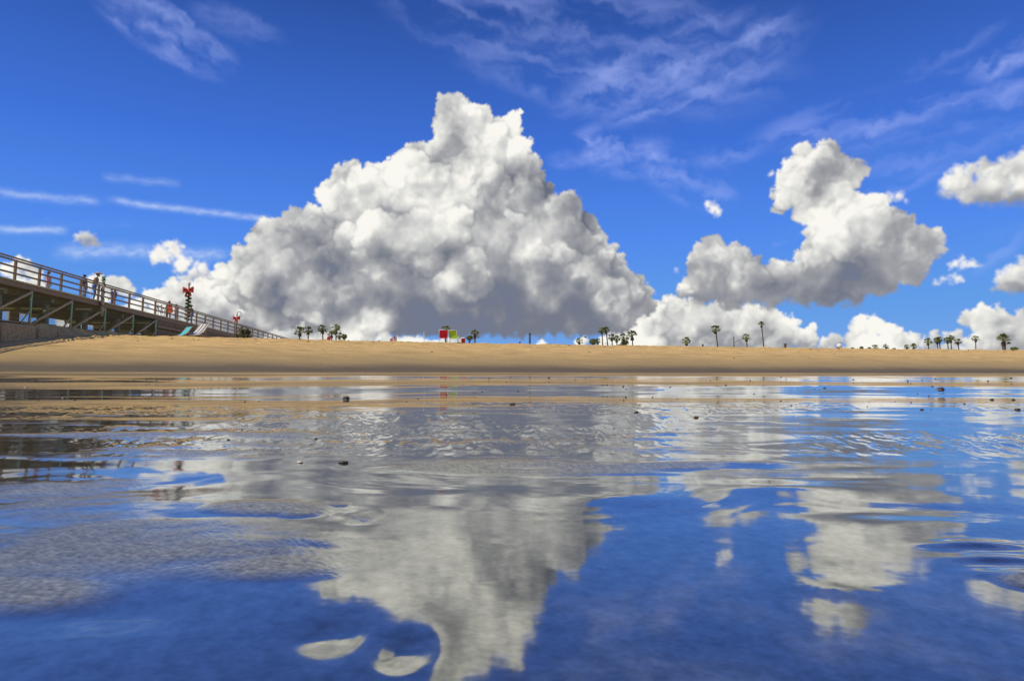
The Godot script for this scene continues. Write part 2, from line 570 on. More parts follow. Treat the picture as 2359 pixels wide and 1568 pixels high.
# box from a to b (end points) with a given width and height of section and a chamfer
func beam(st: SurfaceTool, a: Vector3, b: Vector3, wide: float, high: float, up := Vector3.UP) -> void:
	var d := (b - a).normalized()
	var s := d.cross(up)
	if s.length() < 0.01:
		s = d.cross(Vector3.RIGHT)
	s = s.normalized()
	var u := s.cross(d).normalized()
	var ch := minf(wide, high) * 0.12
	var prof := [Vector2(-wide / 2 + ch, -high / 2), Vector2(wide / 2 - ch, -high / 2), Vector2(wide / 2, -high / 2 + ch), Vector2(wide / 2, high / 2 - ch), Vector2(wide / 2 - ch, high / 2), Vector2(-wide / 2 + ch, high / 2), Vector2(-wide / 2, high / 2 - ch), Vector2(-wide / 2, -high / 2 + ch)]
	st.set_smooth_group(-1)
	for i in 8:
		var p: Vector2 = prof[i]
		var q: Vector2 = prof[(i + 1) % 8]
		quad(st, a + s * p.x + u * p.y, b + s * p.x + u * p.y, b + s * q.x + u * q.y, a + s * q.x + u * q.y)
	for i in range(1, 7):
		var p0: Vector2 = prof[0]
		var p: Vector2 = prof[i]
		var q: Vector2 = prof[i + 1]
		st.add_vertex(a + s * p0.x + u * p0.y)
		st.add_vertex(a + s * p.x + u * p.y)
		st.add_vertex(a + s * q.x + u * q.y)
		st.add_vertex(b + s * p0.x + u * p0.y)
		st.add_vertex(b + s * q.x + u * q.y)
		st.add_vertex(b + s * p.x + u * p.y)


# round tube along points with radii
func tube(st: SurfaceTool, pts: Array, radii: Array, sides := 8) -> void:
	st.set_smooth_group(0)
	var rings := []
	for i in pts.size():
		var d: Vector3 = (pts[mini(i + 1, pts.size() - 1)] - pts[maxi(i - 1, 0)]).normalized()
		var s := d.cross(Vector3(0.13, 0.05, 0.99)).normalized()
		if absf(d.z) > 0.95:
			s = d.cross(Vector3.UP).normalized()
		var u := s.cross(d)
		var ring := []
		for k in sides:
			var t := TAU * k / sides
			ring.append(pts[i] + (s * cos(t) + u * sin(t)) * radii[i])
		rings.append(ring)
	for i in pts.size() - 1:
		for k in sides:
			var n := (k + 1) % sides
			quad(st, rings[i][k], rings[i + 1][k], rings[i + 1][n], rings[i][n])
	for e in [0, pts.size() - 1]:
		for k in sides:
			var n := (k + 1) % sides
			st.add_vertex(pts[e])
			st.add_vertex(rings[e][k] if e == 0 else rings[e][n])
			st.add_vertex(rings[e][n] if e == 0 else rings[e][k])


func lathe(st: SurfaceTool, prof: Array, sides := 16, at := Vector3.ZERO) -> void:
	st.set_smooth_group(0)
	for i in prof.size() - 1:
		var p: Vector2 = prof[i]
		var q: Vector2 = prof[i + 1]
		for k in sides:
			var a := TAU * k / sides
			var b := TAU * (k + 1) / sides
			quad(st, at + Vector3(p.x * cos(a), p.y, p.x * sin(a)), at + Vector3(p.x * cos(b), p.y, p.x * sin(b)), at + Vector3(q.x * cos(b), q.y, q.x * sin(b)), at + Vector3(q.x * cos(a), q.y, q.x * sin(a)))


func beam_mesh(a: Vector3, b: Vector3, wide: float, high: float, up := Vector3.UP) -> ArrayMesh:
	var st := st_new()
	beam(st, a, b, wide, high, up)
	return done(st)


func tube_mesh(pts: Array, radii: Array, sides := 8) -> ArrayMesh:
	var st := st_new()
	tube(st, pts, radii, sides)
	return done(st)


# a lump: a sphere pushed about by noise
func lump(r: Vector3, rough: float, sd: int, rings := 8, sides := 12) -> ArrayMesh:
	var n := FastNoiseLite.new()
	n.seed = sd
	n.frequency = 0.9
	var st := st_new()
	st.set_smooth_group(0)
	var pts := []
	for i in rings + 1:
		var row := []
		for k in sides:
			var a := PI * i / rings
			var b := TAU * k / sides
			var v := Vector3(sin(a) * cos(b), cos(a), sin(a) * sin(b))
			row.append(v * r * (1.0 + rough * n.get_noise_3dv(v * 2.0)))
		pts.append(row)
	for i in rings:
		for k in sides:
			var m := (k + 1) % sides
			quad(st, pts[i][k], pts[i][m], pts[i + 1][m], pts[i + 1][k])
	return done(st)

# ---------------------------------------------------------------- ground
# z of the beach is counted away from the camera (Z = -z). The shore runs slantwise: nearer on the left.
var n_wet := FastNoiseLite.new()
var n_grain := FastNoiseLite.new()
var n_sand := FastNoiseLite.new()
var n_lobe := FastNoiseLite.new()
var n_foot := FastNoiseLite.new()
const CREST := [[-120.0, 18.0], [-70.0, 27.0], [-40.0, 32.5], [-21.8, 38.0], [-5.5, 46.0], [15.0, 52.5], [46.0, 60.0], [90.0, 67.0], [160.0, 75.0]]
const FACE := 18.0
const TOE := 0.47


func crest_z(x: float) -> float:
	for i in range(1, CREST.size()):
		if x <= CREST[i][0]:
			var t: float = (x - CREST[i - 1][0]) / (CREST[i][0] - CREST[i - 1][0])
			var m0: float = CREST[i - 1][1]
			var m1: float = CREST[i][1]
			return lerpf(m0, m1, t)
	return CREST[-1][1]


var crest_table := PackedFloat32Array()


func crest(x: float) -> float:
	if crest_table.is_empty():
		for i in 1121:
			var s := 0.0
			for k in range(-6, 7):
				s += crest_z(-120.0 + i * 0.25 + k * 1.2)
			crest_table.append(s / 13.0)
	var f := clampf((x + 120.0) * 4.0, 0.0, 1119.0)
	var n := int(f)
	return lerpf(crest_table[n], crest_table[n + 1], f - n)


func dry_y(x: float, z: float) -> float:
	var c := crest(x)
	var t := (z - c) / FACE + 1.0
	if t < 0.0:
		return TOE + t * 1.6 + 0.05 * n_lobe.get_noise_2d(x * 4.0, z * 4.0)
	var p: float
	if t < 1.0:
		p = t * (1.20 - 0.20 * t)
		p = p - 0.035 * smooth(0.86, 1.0, t)
	else:
		p = 0.965 - (t - 1.0) * 0.10 - 0.22 * smooth(1.0, 4.0, t)
	var y := TOE + 2.23 * p + 0.05 * n_lobe.get_noise_2d(x * 4.0, z * 4.0)
	# sand banked up under the pier behind the concrete blocks
	if x < -22.6 and z < 60.0:
		y = lerpf(y, maxf(y, 2.96), smooth(-23.45, -24.0, x) * smooth(24.0, 30.0, z))
	return y


func sand_relief(x: float, z: float, t: float) -> float:
	var dryness := smooth(0.5, 0.85, t + 0.12 * n_lobe.get_noise_2d(x * 6.0, z * 6.0))
	var a := n_sand.get_noise_2d(x * 72.0, z * 72.0)
	var pits := minf(0.0, a + 0.12) * 0.40
	var step := n_foot.get_noise_2d(x, z * 0.8)
	pits -= 0.07 * smooth(-0.62, -0.88, step) * smooth(-0.15, 0.2, n_lobe.get_noise_2d(x * 9.0, z * 9.0))
	return dryness * (pits + 0.08 * n_sand.get_noise_2d(x * 16.0 + 90.0, z * 16.0)) + 0.012 * n_sand.get_noise_2d(x * 9.0, z * 22.0)


func ground_y(x: float, z: float) -> float:
	return dry_y(x, z) + sand_relief(x, z, (z - crest(x)) / FACE + 1.0)


# level of the wet flat
func flat_y(x: float, z: float) -> float:
	var toe := crest(x) - FACE
	var rise := lerpf(0.024, 0.046, smooth(-2.2, -0.2, x))
	if z < 6.5:
		return rise * smooth(2.2, 5.6, z)
	var t := minf(1.0, (z - 6.5) / maxf(1.0, toe - 6.5))
	# low bars with flats between them
	t += 0.040 * sin(TAU * (3.0 * t + 0.25 * n_lobe.get_noise_2d(x * 2.0, 5.0))) * smooth(1.0, 0.75, t) * smooth(0.0, 0.1, t)
	return rise + (TOE - rise) * (0.40 * t + 0.60 * (1.0 - pow(1.0 - t, 1.7)))


# bars and hollows given where the photograph shows them: [x, y, half width, half height, rise in metres]
const SWELLS := [
	[270.0, 1392.0, 180.0, 44.0, -0.0022], [780.0, 1432.0, 80.0, 44.0, -0.0030], [935.0, 1468.0, 60.0, 40.0, -0.0026],
	[1750.0, 1118.0, 190.0, 17.0, 0.0045], [1420.0, 1140.0, 170.0, 22.0, 0.0042], [2000.0, 1165.0, 260.0, 20.0, -0.0045], [1680.0, 1062.0, 120.0, 14.0, 0.0040],
	[2220.0, 1240.0, 110.0, 10.0, 0.0042], [2270.0, 1272.0, 100.0, 10.0, 0.004], [2330.0, 1305.0, 100.0, 12.0, 0.004], [640.0, 1003.0, 170.0, 12.0, 0.006], [1150.0, 1060.0, 300.0, 22.0, 0.003], [1000.0, 1110.0, 260.0, 20.0, -0.004],
	[700.0, 1230.0, 200.0, 30.0, 0.0035], [400.0, 1110.0, 220.0, 22.0, -0.003], [1900.0, 1330.0, 120.0, 30.0, 0.0016]]
# where sand stands out of the film: [x, y, half width, half height, strength]
const BARS := [
	[180.0, 1262.0, 600.0, 80.0, 1.0], [110.0, 1170.0, 520.0, 60.0, 0.6], [590.0, 1290.0, 240.0, 32.0, 0.8], [10.0, 1350.0, 270.0, 54.0, 1.1], [620.0, 1162.0, 170.0, 17.0, 0.95], [845.0, 1183.0, 46.0, 14.0, 1.0], [715.0, 1172.0, 60.0, 14.0, 0.9], [790.0, 1156.0, 30.0, 6.0, 0.8],
	[450.0, 1000.0, 330.0, 5.0, 0.8], [640.0, 1003.0, 130.0, 8.0, 0.9], [1150.0, 1068.0, 330.0, 18.0, 0.75], [1480.0, 1030.0, 220.0, 10.0, 0.5], [1850.0, 1085.0, 280.0, 10.0, 0.55], [1030.0, 985.0, 40.0, 40.0, 0.4], [1280.0, 985.0, 40.0, 40.0, 0.4], [2350.0, 1325.0, 80.0, 20.0, 0.9], [620.0, 1245.0, 120.0, 16.0, 0.5], [1120.0, 1240.0, 90.0, 16.0, 0.35]]


func ground_of(px: float, py: float) -> Vector2:
	var d := EYE * FOCAL / (py - HORIZON)
	return Vector2((px - PW / 2.0) / FOCAL * d, d)


var swell_at := []
var bar_at := []


func prepare_ground() -> void:
	n_wet.seed = 31
	n_wet.frequency = 0.35
	n_wet.fractal_octaves = 3
	n_grain.seed = 32
	n_grain.frequency = 0.9
	n_grain.fractal_octaves = 3
	n_sand.seed = 33
	n_sand.frequency = 0.035
	n_sand.fractal_octaves = 3
	n_lobe.seed = 34
	n_foot.seed = 35
	n_foot.noise_type = FastNoiseLite.TYPE_CELLULAR
	n_foot.cellular_return_type = FastNoiseLite.RETURN_DISTANCE
	n_foot.fractal_type = FastNoiseLite.FRACTAL_NONE
	n_foot.frequency = 1.1
	n_lobe.frequency = 0.04
	for pair in [[SWELLS, swell_at], [BARS, bar_at]]:
		for s in pair[0]:
			var c := ground_of(s[0], s[1])
			var near := ground_of(s[0], s[1] + s[3]).y
			var far := ground_of(s[0], maxf(s[1] - s[3], HORIZON + 30)).y
			pair[1].append([c.x, c.y, s[2] / FOCAL * c.y, c.y - near, far - c.y, s[4]])


func bump(list: Array, x: float, z: float) -> float:
	var y := 0.0
	for s in list:
		var a: float = (x - s[0]) / s[2]
		if a > 2.2 or a < -2.2:
			continue
		var b: float = z - s[1]
		b = b / s[3] if b < 0.0 else b / s[4]
		if b > 2.2 or b < -2.2:
			continue
		y += s[5] * exp(-(a * a + b * b) * 1.3)
	return y


# the film of water over the flat
func film_y(x: float, z: float) -> float:
	var y := flat_y(x, z)
	y += 0.0035 * n_wet.get_noise_2d(x * 1.3, z * 3.2) * smooth(0.6, 1.6, z)
	var far := smooth(4.6, 6.5, z)
	if far > 0.0:
		y += far * (0.007 * n_wet.get_noise_2d(x * 0.22 + 40.0, z * 0.85) + 0.0032 * n_wet.get_noise_2d(x * 0.6 + 70.0, z * 2.8))
	if z < 7.0:
		y += 0.00006 * n_grain.get_noise_2d(x * 14.0, z * 14.0)
		# wavering streaks where the film drains
		var wv := n_wet.get_noise_2d(x * 2.0 + 3.0, z * 2.0 + 50.0)
		var drain := smooth(-0.05, 0.3, n_wet.get_noise_2d(x * 1.5 + 80.0, z * 2.2)) * smooth(0.85, 1.5, z)
		if drain > 0.0:
			y += drain * 0.0015 * n_wet.get_noise_2d(x * 2.6 + wv * 2.0, z * 11.0 + wv * 5.0)
		y += bump(swell_at, x, z)
	# rills left by the backwash, fanning out down the flat
	var m := smooth(1.9, 2.6, z) * smooth(5.5, 5.1, z)
	if m > 0.0:
		var patch := smooth(-0.30, 0.12, n_wet.get_noise_2d(x * 1.1 + 11.0, z * 1.4 + 7.0))
		var fan := atan2(x - 0.2, z + 1.5)
		var lines := n_grain.get_noise_2d(fan * 46.0 + 0.25 * z, z * 1.1)
		y += m * patch * (0.0034 * lines + 0.0026 * n_grain.get_noise_2d(x * 20.0, z * 7.0))
	return y


# how far the sand stands out of the film at a spot, 0 to 1
func bare(x: float, z: float) -> float:
	if z > 7.0 or z < 0.2:
		return 0.0
	var m := 0.0
	for s in bar_at:
		var a: float = (x - s[0]) / s[2]
		if a > 2.0 or a < -2.0:
			continue
		var b: float = z - s[1]
		b = b / s[3] if b < 0.0 else b / s[4]
		if b > 2.0 or b < -2.0:
			continue
		m = maxf(m, s[5] * exp(-(a * a + b * b) * 1.1))
	var streak := maxf(0.0, n_wet.get_noise_2d(x * 2.2 + 20.0, z * 7.0) - 0.12) * 1.5 * smooth(1.1, 1.8, z) * smooth(6.8, 5.6, z)
	return smooth(2.9, 2.3, absf(x)) * smooth(5.8, 5.2, z) * smooth(0.15, 0.95, m + streak + (m + streak) * 0.9 * n_wet.get_noise_2d(x * 9.0 + 5.0, z * 13.0))


# a sheet whose rows and columns grow with the distance; level(x, z) gives its height
func sheet(level: Callable, z_far: float, near_rows: int, far_rows: int, cols: int) -> ArrayMesh:
	var rows := PackedFloat32Array()
	for i in 9:
		rows.append(-5.0 + i * 0.6)
	for i in near_rows:
		rows.append(1.0 / lerpf(1.0 / 0.45, 1.0 / 4.0, float(i) / near_rows))
	for i in far_rows + 1:
		rows.append(4.0 * pow(z_far / 4.0, float(i) / far_rows))
	var side := [0.1, 0.3, 0.7, 1.4, 2.6, 5.0, 9.0, 16.0, 30.0, 60.0]
	var w := cols + 1 + side.size() * 2
	var h := rows.size()
	var pos := PackedVector3Array()
	pos.resize(w * h)
	var uv := PackedVector2Array()
	uv.resize(w * h)
	var col := PackedColorArray()
	col.resize(w * h)
	for j in h:
		var z := rows[j]
		var reach := maxf(0.45, z) * 0.86
		for i in w:
			var x: float
			if i < side.size():
				x = -reach - side[side.size() - 1 - i]
			elif i > cols + side.size():
				x = reach + side[i - cols - 1 - side.size()]
			else:
				x = reach * (2.0 * (i - side.size()) / cols - 1.0)
			var y: float = level.call(x, z)
			var m := bare(x, z)
			var fleck := n_grain.get_noise_2d(x * 90.0, z * 90.0)
			if m > 0.0:
				y += m * (0.0030 + 0.0009 * fleck)
			pos[j * w + i] = Vector3(x, y, -z)
			uv[j * w + i] = Vector2(clampf((x + 3.0) / 6.0, 0.002, 0.998), clampf(z / 6.0, 0.002, 0.998))
			var mottle := 1.0 + 0.30 * n_grain.get_noise_2d(x * 28.0, z * 28.0) + 0.20 * fleck + 0.22 * n_wet.get_noise_2d(x * 3.0, z * 5.0)
			var a := Vector3(0.325, 0.33, 0.30).lerp(Vector3(0.355, 0.36, 0.265) * (1.0 + 0.55 * fleck), m) * mottle
			col[j * w + i] = Color(a.x, a.y, a.z)
	return grid_mesh(pos, w, h, col, uv)


func grid_mesh(pos: PackedVector3Array, w: int, h: int, colors: PackedColorArray, uv := PackedVector2Array()) -> ArrayMesh:
	var nor := PackedVector3Array()
	nor.resize(w * h)
	for j in h:
		for i in w:
			var o := j * w + i
			var a := pos[o + 1 if i < w - 1 else o] - pos[o - 1 if i > 0 else o]
			var b := pos[o + w if j < h - 1 else o] - pos[o - w if j > 0 else o]
			var n := a.cross(b).normalized()
			nor[o] = n if n.y > 0.0 else -n
	var idx := PackedInt32Array()
	idx.resize((w - 1) * (h - 1) * 6)
	var k := 0
	for j in h - 1:
		for i in w - 1:
			var o := j * w + i
			idx[k] = o
			idx[k + 1] = o + w
			idx[k + 2] = o + 1
			idx[k + 3] = o + 1
			idx[k + 4] = o + w
			idx[k + 5] = o + w + 1
			k += 6
	var arr := []
	arr.resize(Mesh.ARRAY_MAX)
	arr[Mesh.ARRAY_VERTEX] = pos
	arr[Mesh.ARRAY_NORMAL] = nor
	arr[Mesh.ARRAY_INDEX] = idx
	if not colors.is_empty():
		arr[Mesh.ARRAY_COLOR] = colors
	if not uv.is_empty():
		arr[Mesh.ARRAY_TEX_UV] = uv
	var m := ArrayMesh.new()
	m.add_surface_from_arrays(Mesh.PRIMITIVE_TRIANGLES, arr)
	return m


func make_ground() -> void:
	prepare_ground()
	# wet flat: a mirror-like film of water, and matt sand where it has drained
	var size := 640
	var rough := Image.create(size, size, false, Image.FORMAT_L8)
	var metal := Image.create(size, size, false, Image.FORMAT_L8)
	for j in size:
		for i in size:
			var m := bare((i + 0.5) / size * 6.0 - 3.0, (j + 0.5) / size * 6.0)
			var n := 0.5 + 0.5 * n_wet.get_noise_2d(i * 0.07, j * 0.2)
			rough.set_pixel(i, j, Color.from_hsv(0, 0, lerpf(0.035 + 0.05 * n, 0.34, m)))
			metal.set_pixel(i, j, Color.from_hsv(0, 0, lerpf(0.95, 0.66, m)))
	var film := StandardMaterial3D.new()
	film.vertex_color_use_as_albedo = true
	film.metallic = 1.0
	film.metallic_texture = ImageTexture.create_from_image(metal)
	film.roughness = 1.0
	film.roughness_texture = ImageTexture.create_from_image(rough)
	film.texture_repeat = false
	structure("wet_sand", sheet(film_y, 46.0, 400, 190, 680), film)
	# the dry beach
	var w := 800
	var h := 190
	var pos := PackedVector3Array()
	pos.resize(w * h)
	var col := PackedColorArray()
	col.resize(w * h)
	for i in w:
		var x := -75.0 + i * 0.225 + (0.0 if i > 100 else (i - 100) * 0.3)
		var c := crest(x)
		for j in h:
			var t := -0.12 + 1.42 * j / (h - 1.0)
			var z := c + (t - 1.0) * FACE
			var y := dry_y(x, z) + sand_relief(x, z, t)
			pos[j * w + i] = Vector3(x, y, -z)
			var wob := 0.05 * n_lobe.get_noise_2d(x * 5.0, 3.0) + 0.03 * n_sand.get_noise_2d(x * 14.0, z * 30.0)
			var soaked := smooth(0.19, 0.04, t + wob * 0.5)
			var damp := smooth(0.62, 0.30, t + wob * 2.0)
			var grain := 0.5 + 0.5 * n_sand.get_noise_2d(x * 60.0 + 7.0, z * 60.0)
			var a := Vector3(0.72, 0.53, 0.235).lerp(Vector3(0.46, 0.325, 0.13), grain)
			a = a.lerp(Vector3(0.47, 0.35, 0.15), damp)
			a *= 1.0 + 0.26 * n_sand.get_noise_2d(x * 10.0 + 31.0, z * 24.0)
			var wrack := absf(t - 0.46 - 0.05 * n_lobe.get_noise_2d(x * 3.0, 9.0))
			a *= 1.0 - 0.45 * smooth(0.012, 0.003, wrack) * smooth(0.05, 0.3, n_sand.get_noise_2d(x * 12.0, z * 12.0 + 60.0))
			a = a.lerp(Vector3(0.30, 0.235, 0.12), 0.8 * smooth(0.40, 0.14, t + wob))
			a = a.lerp(Vector3(0.12, 0.10, 0.07), soaked)
			col[j * w + i] = Color(a.x, a.y, a.z)
	var sand := StandardMaterial3D.new()
	sand.vertex_color_use_as_albedo = true
	sand.albedo_texture = noise_tex(5, 0.06, Color(0.86, 0.86, 0.86), Color(1, 1, 1), 5)
	sand.uv1_triplanar = true
	sand.uv1_world_triplanar = true
	sand.uv1_scale = Vector3.ONE * 0.35
	sand.roughness = 0.95
	structure("beach", grid_mesh(pos, w, h, col), sand)
	# level ground behind the crest, out to the horizon
	var st := st_new()
	st.set_smooth_group(0)
	var cells := []
	var xs := [-900.0, -400.0, -200.0, -120.0, -75.0, -50.0, -30.0, -15.0, 0.0, 15.0, 30.0, 50.0, 75.0, 105.0, 160.0, 300.0, 600.0, 1200.0]
	for x in xs:
		var c := crest(clampf(x, -104.0, 104.0))
		var row := []
		for t in [1.15, 1.6, 2.5, 4.0, 8.0, 20.0, 40.0, 80.0]:
			var z: float = c + (t - 1.0) * FACE
			row.append(Vector3(x, dry_y(clampf(x, -22.0, 104.0), crest(clampf(x, -22.0, 104.0)) + (minf(t, 4.0) - 1.0) * FACE) - 0.06 - (0.0 if t < 8.0 else 0.25), -z))
		cells.append(row)
	for i in xs.size() - 1:
		for j in 7:
			quad(st, cells[i][j], cells[i][j + 1], cells[i + 1][j + 1], cells[i + 1][j])
	structure("ground", done(st), surface(lin(0.40, 0.32, 0.20), lin(0.52, 0.40, 0.24), 0.95, 0.1, 9))

# ---------------------------------------------------------------- pier
# Own axes: along = s metres from the first post in view, across = r metres (0 the near edge, minus further off).
var PIER_AT := Vector3(-23.9, 0, -31.6)
var PIER_DIR := Vector3(-2.7, 0, -32.9).normalized()


func pier_side() -> Vector3:
	return PIER_DIR.cross(Vector3.UP).normalized()   # towards the near edge


func deck_y(s: float) -> float:
	return 4.88 - 0.017 * s


func on_pier(s: float, r: float, y := 0.0) -> Vector3:
	return PIER_AT + PIER_DIR * s + pier_side() * r + Vector3.UP * (deck_y(s) + y)


# the place along the pier, r metres across, that is seen at photograph column x
func along_pier(x: float, r: float) -> float:
	var best := 0.0
	var u := (x - PW / 2.0) / FOCAL
	var lo := -20.0
	var hi := 80.0
	for i in 40:
		best = (lo + hi) / 2
		var p := on_pier(best, r)
		var v := pixel_column(p)
		if v < x:
			lo = best
		else:
			hi = best
	return best


func pixel_column(p: Vector3) -> float:
	var q := (p - Vector3(0, EYE, 0)).rotated(Vector3.RIGHT, -deg_to_rad(PITCH))
	return PW / 2.0 + FOCAL * q.x / -q.z


func make_pier() -> void:
	var wood := surface(lin(0.10, 0.075, 0.042), lin(0.30, 0.23, 0.13), 0.85, 0.9, 11)
	var rail_wood := surface(lin(0.17, 0.125, 0.078), lin(0.40, 0.315, 0.21), 0.8, 1.3, 12)
	var green := surface(lin(0.24, 0.46, 0.24), lin(0.46, 0.68, 0.42), 0.7, 1.6, 13)
	var rust := surface(lin(0.42, 0.29, 0.13), lin(0.72, 0.57, 0.33), 0.8, 1.6, 14)
	var mesh_mat := plain(lin(0.16, 0.17, 0.07), 0.7)
	var under := surface(lin(0.32, 0.31, 0.18), lin(0.60, 0.56, 0.36), 0.9, 0.9, 20)
	var pier := thing("pier", "weathered timber pier with brown railing crossing the beach", "pier", Vector3(0, 0, 0))
	var s0 := -20.6
	var s1 := 74.0
	# deck: boards across, one board each where they are near
	var deck := Node3D.new()
	deck.name = "deck"
	pier.add_child(deck)
	var st := st_new()
	for k in int((s1 - s0) / 0.30):
		var s := s0 + k * 0.30
		beam(st, on_pier(s + 0.14, 0.10, -0.04), on_pier(s + 0.14, -6.0, -0.04), 0.27, 0.08)
	var boards := part("deck_boards", done(st), under, deck)
	boards.set_meta("kind", "stuff")
	part("edge_beam", beam_mesh(on_pier(s0, -0.02, -0.21), on_pier(s1, -0.02, -0.21), 0.14, 0.24), rail_wood, deck)
	part("edge_beam", beam_mesh(on_pier(s0, -5.9, -0.24), on_pier(s1, -5.9, -0.24), 0.14, 0.28), wood, deck)
	for q in [-1.5, -3.0, -4.5]:
		part("joist", beam_mesh(on_pier(s0, q, -0.25), on_pier(s1, q, -0.25), 0.12, 0.32), under, deck)
	# piles and cross beams
	for k in 14:
		var s := -18.8 + k * 3.76
		part("cross_beam", beam_mesh(on_pier(s, -0.3, -0.55), on_pier(s, -5.9, -0.55), 0.24, 0.28), under, pier)
		for q in [-0.6, -3.0, -5.4]:
			var top := on_pier(s, q, -0.69)
			var foot := Vector3(top.x, -0.6 if s < -6.0 else 1.4, top.z)
			part("pile", tube_mesh([foot, top], [0.17, 0.15], 10), under, pier)
	# railing
	var railing := Node3D.new()
	railing.name = "railing"
	pier.add_child(railing)
	var n := 0
	var s := -20.58
	var post := beam_mesh(Vector3(0, -0.30, 0), Vector3(0, 0.98, 0), 0.115, 0.095, PIER_DIR)
	while s < s1:
		part("post", post, rail_wood, railing, Transform3D(Basis(), on_pier(s, 0.0)))
		n += 1
		s += 1.88
	for seg in 13:
		var a := s0 + seg * 7.52
		var b := minf(a + 7.50, s1)
		if b <= a:
			continue
		for y in [0.29, 0.60, 0.91]:
			part("rail", beam_mesh(on_pier(a, 0.075, y), on_pier(b, 0.075, y), 0.045, 0.085), rail_wood, railing)
		part("hand_rail", beam_mesh(on_pier(a, -0.04, 1.07), on_pier(b, -0.04, 1.07), 0.15, 0.05), rail_wood, railing)
	# fence of pipe and wire under the deck
	var fence := thing("wire_fence", "chain link fence with green posts and rusty braces under the pier deck", "fence", Vector3.ZERO)
	var spots := [-9.3, -5.8, -2.3, 1.2, 4.7, 8.2, 11.7, 15.0]
	for i in spots.size():
		var top := on_pier(spots[i], 0.16, -0.38)
		var low := 2.75 if spots[i] > -3.0 else 1.5
		var foot := Vector3(top.x, low, top.z)
		part("post", tube_mesh([foot, foot.lerp(top, 0.45), top], [0.055, 0.055, 0.055], 8), green, fence)
		part("post_foot", tube_mesh([foot, foot + Vector3(0, 0.42, 0)], [0.061, 0.061], 8), rust, fence)
		if i > 0:
			var prev := on_pier(spots[i - 1] + 0.3, 0.17, -0.38)
			prev.y = foot.y + 0.20
			part("brace", tube_mesh([prev, top + Vector3(0, -0.05, 0)], [0.06, 0.06], 8), rust, fence)
			var side := on_pier(spots[i] - 0.75, 0.2, 0)
			side.y = foot.y + 0.1
			part("strut", tube_mesh([side, top.lerp(foot, 0.55)], [0.04, 0.04], 8), rust, fence)
			var wires := st_new()
			var a := on_pier(spots[i - 1], 0.12, -0.40)
			var b := on_pier(spots[i], 0.12, -0.40)
			var high := a.y - foot.y
			var wide := a.distance_to(b)
			var dir := (b - a) / wide
			var d := 0.13
			var q := -high
			while q < wide:
				for slant in [1.0, -1.0]:
					# a slanted wire clipped to the panel
					var x0 := q
					var x1 := q + high
					var y0 := 0.0 if slant > 0 else high
					var y1 := high if slant > 0 else 0.0
					var t0 := clampf((0.0 - x0) / high, 0.0, 1.0)
					var t1 := clampf((wide - x0) / high, 0.0, 1.0)
					if t1 - t0 > 0.02:
						var p0 := Vector3(a.x, foot.y, a.z) + dir * lerpf(x0, x1, t0) + Vector3.UP * lerpf(y0, y1, t0)
						var p1 := Vector3(a.x, foot.y, a.z) + dir * lerpf(x0, x1, t1) + Vector3.UP * lerpf(y0, y1, t1)
						tube(wires, [p0, p1], [0.0065, 0.0065], 3)
				q += d
			var net := part("wire_mesh", done(wires), mesh_mat, fence)
			net.set_meta("kind", "stuff")
			part("bottom_rail", tube_mesh([Vector3(a.x, foot.y + 0.12, a.z), Vector3(b.x, foot.y + 0.12, b.z)], [0.03, 0.03], 8), rust, fence)
	# boards closing the far side under the deck, with gaps where the light comes through
	var skirt := thing("board_screen", "dark plank screen on the far side under the pier deck", "screen", Vector3.ZERO)
	var g := RandomNumberGenerator.new()
	g.seed = 5
	var gap_left := 0
	s = -19.0
	while s < 30.0:
		var top := on_pier(s, -6.1, -0.10)
		var to := top + PIER_DIR * 0.93
		for row in 6:
			var y := top.y - 0.20 - row * 0.37
			if y < 2.6:
				continue
			if row >= 1 and row <= 3 and fposmod(s * 0.29 + 0.2, 1.0) < 0.68:
				continue
			part("plank", beam_mesh(Vector3(top.x, y, top.z), Vector3(to.x, y, to.z), 0.05, 0.36), under, skirt)
		s += 0.95
	# solid planked side further up the beach
	var side := thing("plank_side", "dark planked side of the pier where it meets the sand crest", "wall", Vector3.ZERO)
	s = 15.3
	while s < 62.0:
		for row in 6:
			var m: float = [0.50, 0.80, 1.12, 1.44, 1.76, 2.08][row]
			var a := on_pier(s, 0.04 + (0.09 if row == 1 else 0.0), -m)
			var b := on_pier(s + 2.97, 0.04 + (0.09 if row == 1 else 0.0), -m)
			if a.y > 1.9:
				part("plank", beam_mesh(a, b, 0.07, 0.20 if row == 1 else 0.31), rail_wood if row == 1 else wood, side)
		s += 3.0
	# concrete blocks holding the sand
	var concrete := surface(lin(0.30, 0.20, 0.095), lin(0.62, 0.46, 0.25), 0.9, 0.7, 15)
	var labels := ["rust stained concrete block farthest down the beach beside the pier", "weathered concrete block second in the row beside the pier", "low concrete block half buried in sand beside the pier", "concrete block almost buried beside the pier fence"]
	var lens := [[-4.4, 2.3, 0.70, 1.95], [-1.9, 2.5, 0.72, 1.99], [0.75, 1.5, 0.58, 2.05], [2.4, 2.1, 0.42, 2.14]]
	for i in 4:
		var p := on_pier(lens[i][0] + lens[i][1] / 2, 0.62)
		p.y = lens[i][3] - 0.25
		var b := tag(part("concrete_block", rounded_block(lens[i][1], lens[i][2] + 0.25, 0.62, 0.11, 30 + i), concrete, self), labels[i], "concrete block", "concrete blocks beside the pier")
		b.name = numbered("concrete_block")
		b.position = p
		b.rotation.y = atan2(-PIER_DIR.z, PIER_DIR.x)


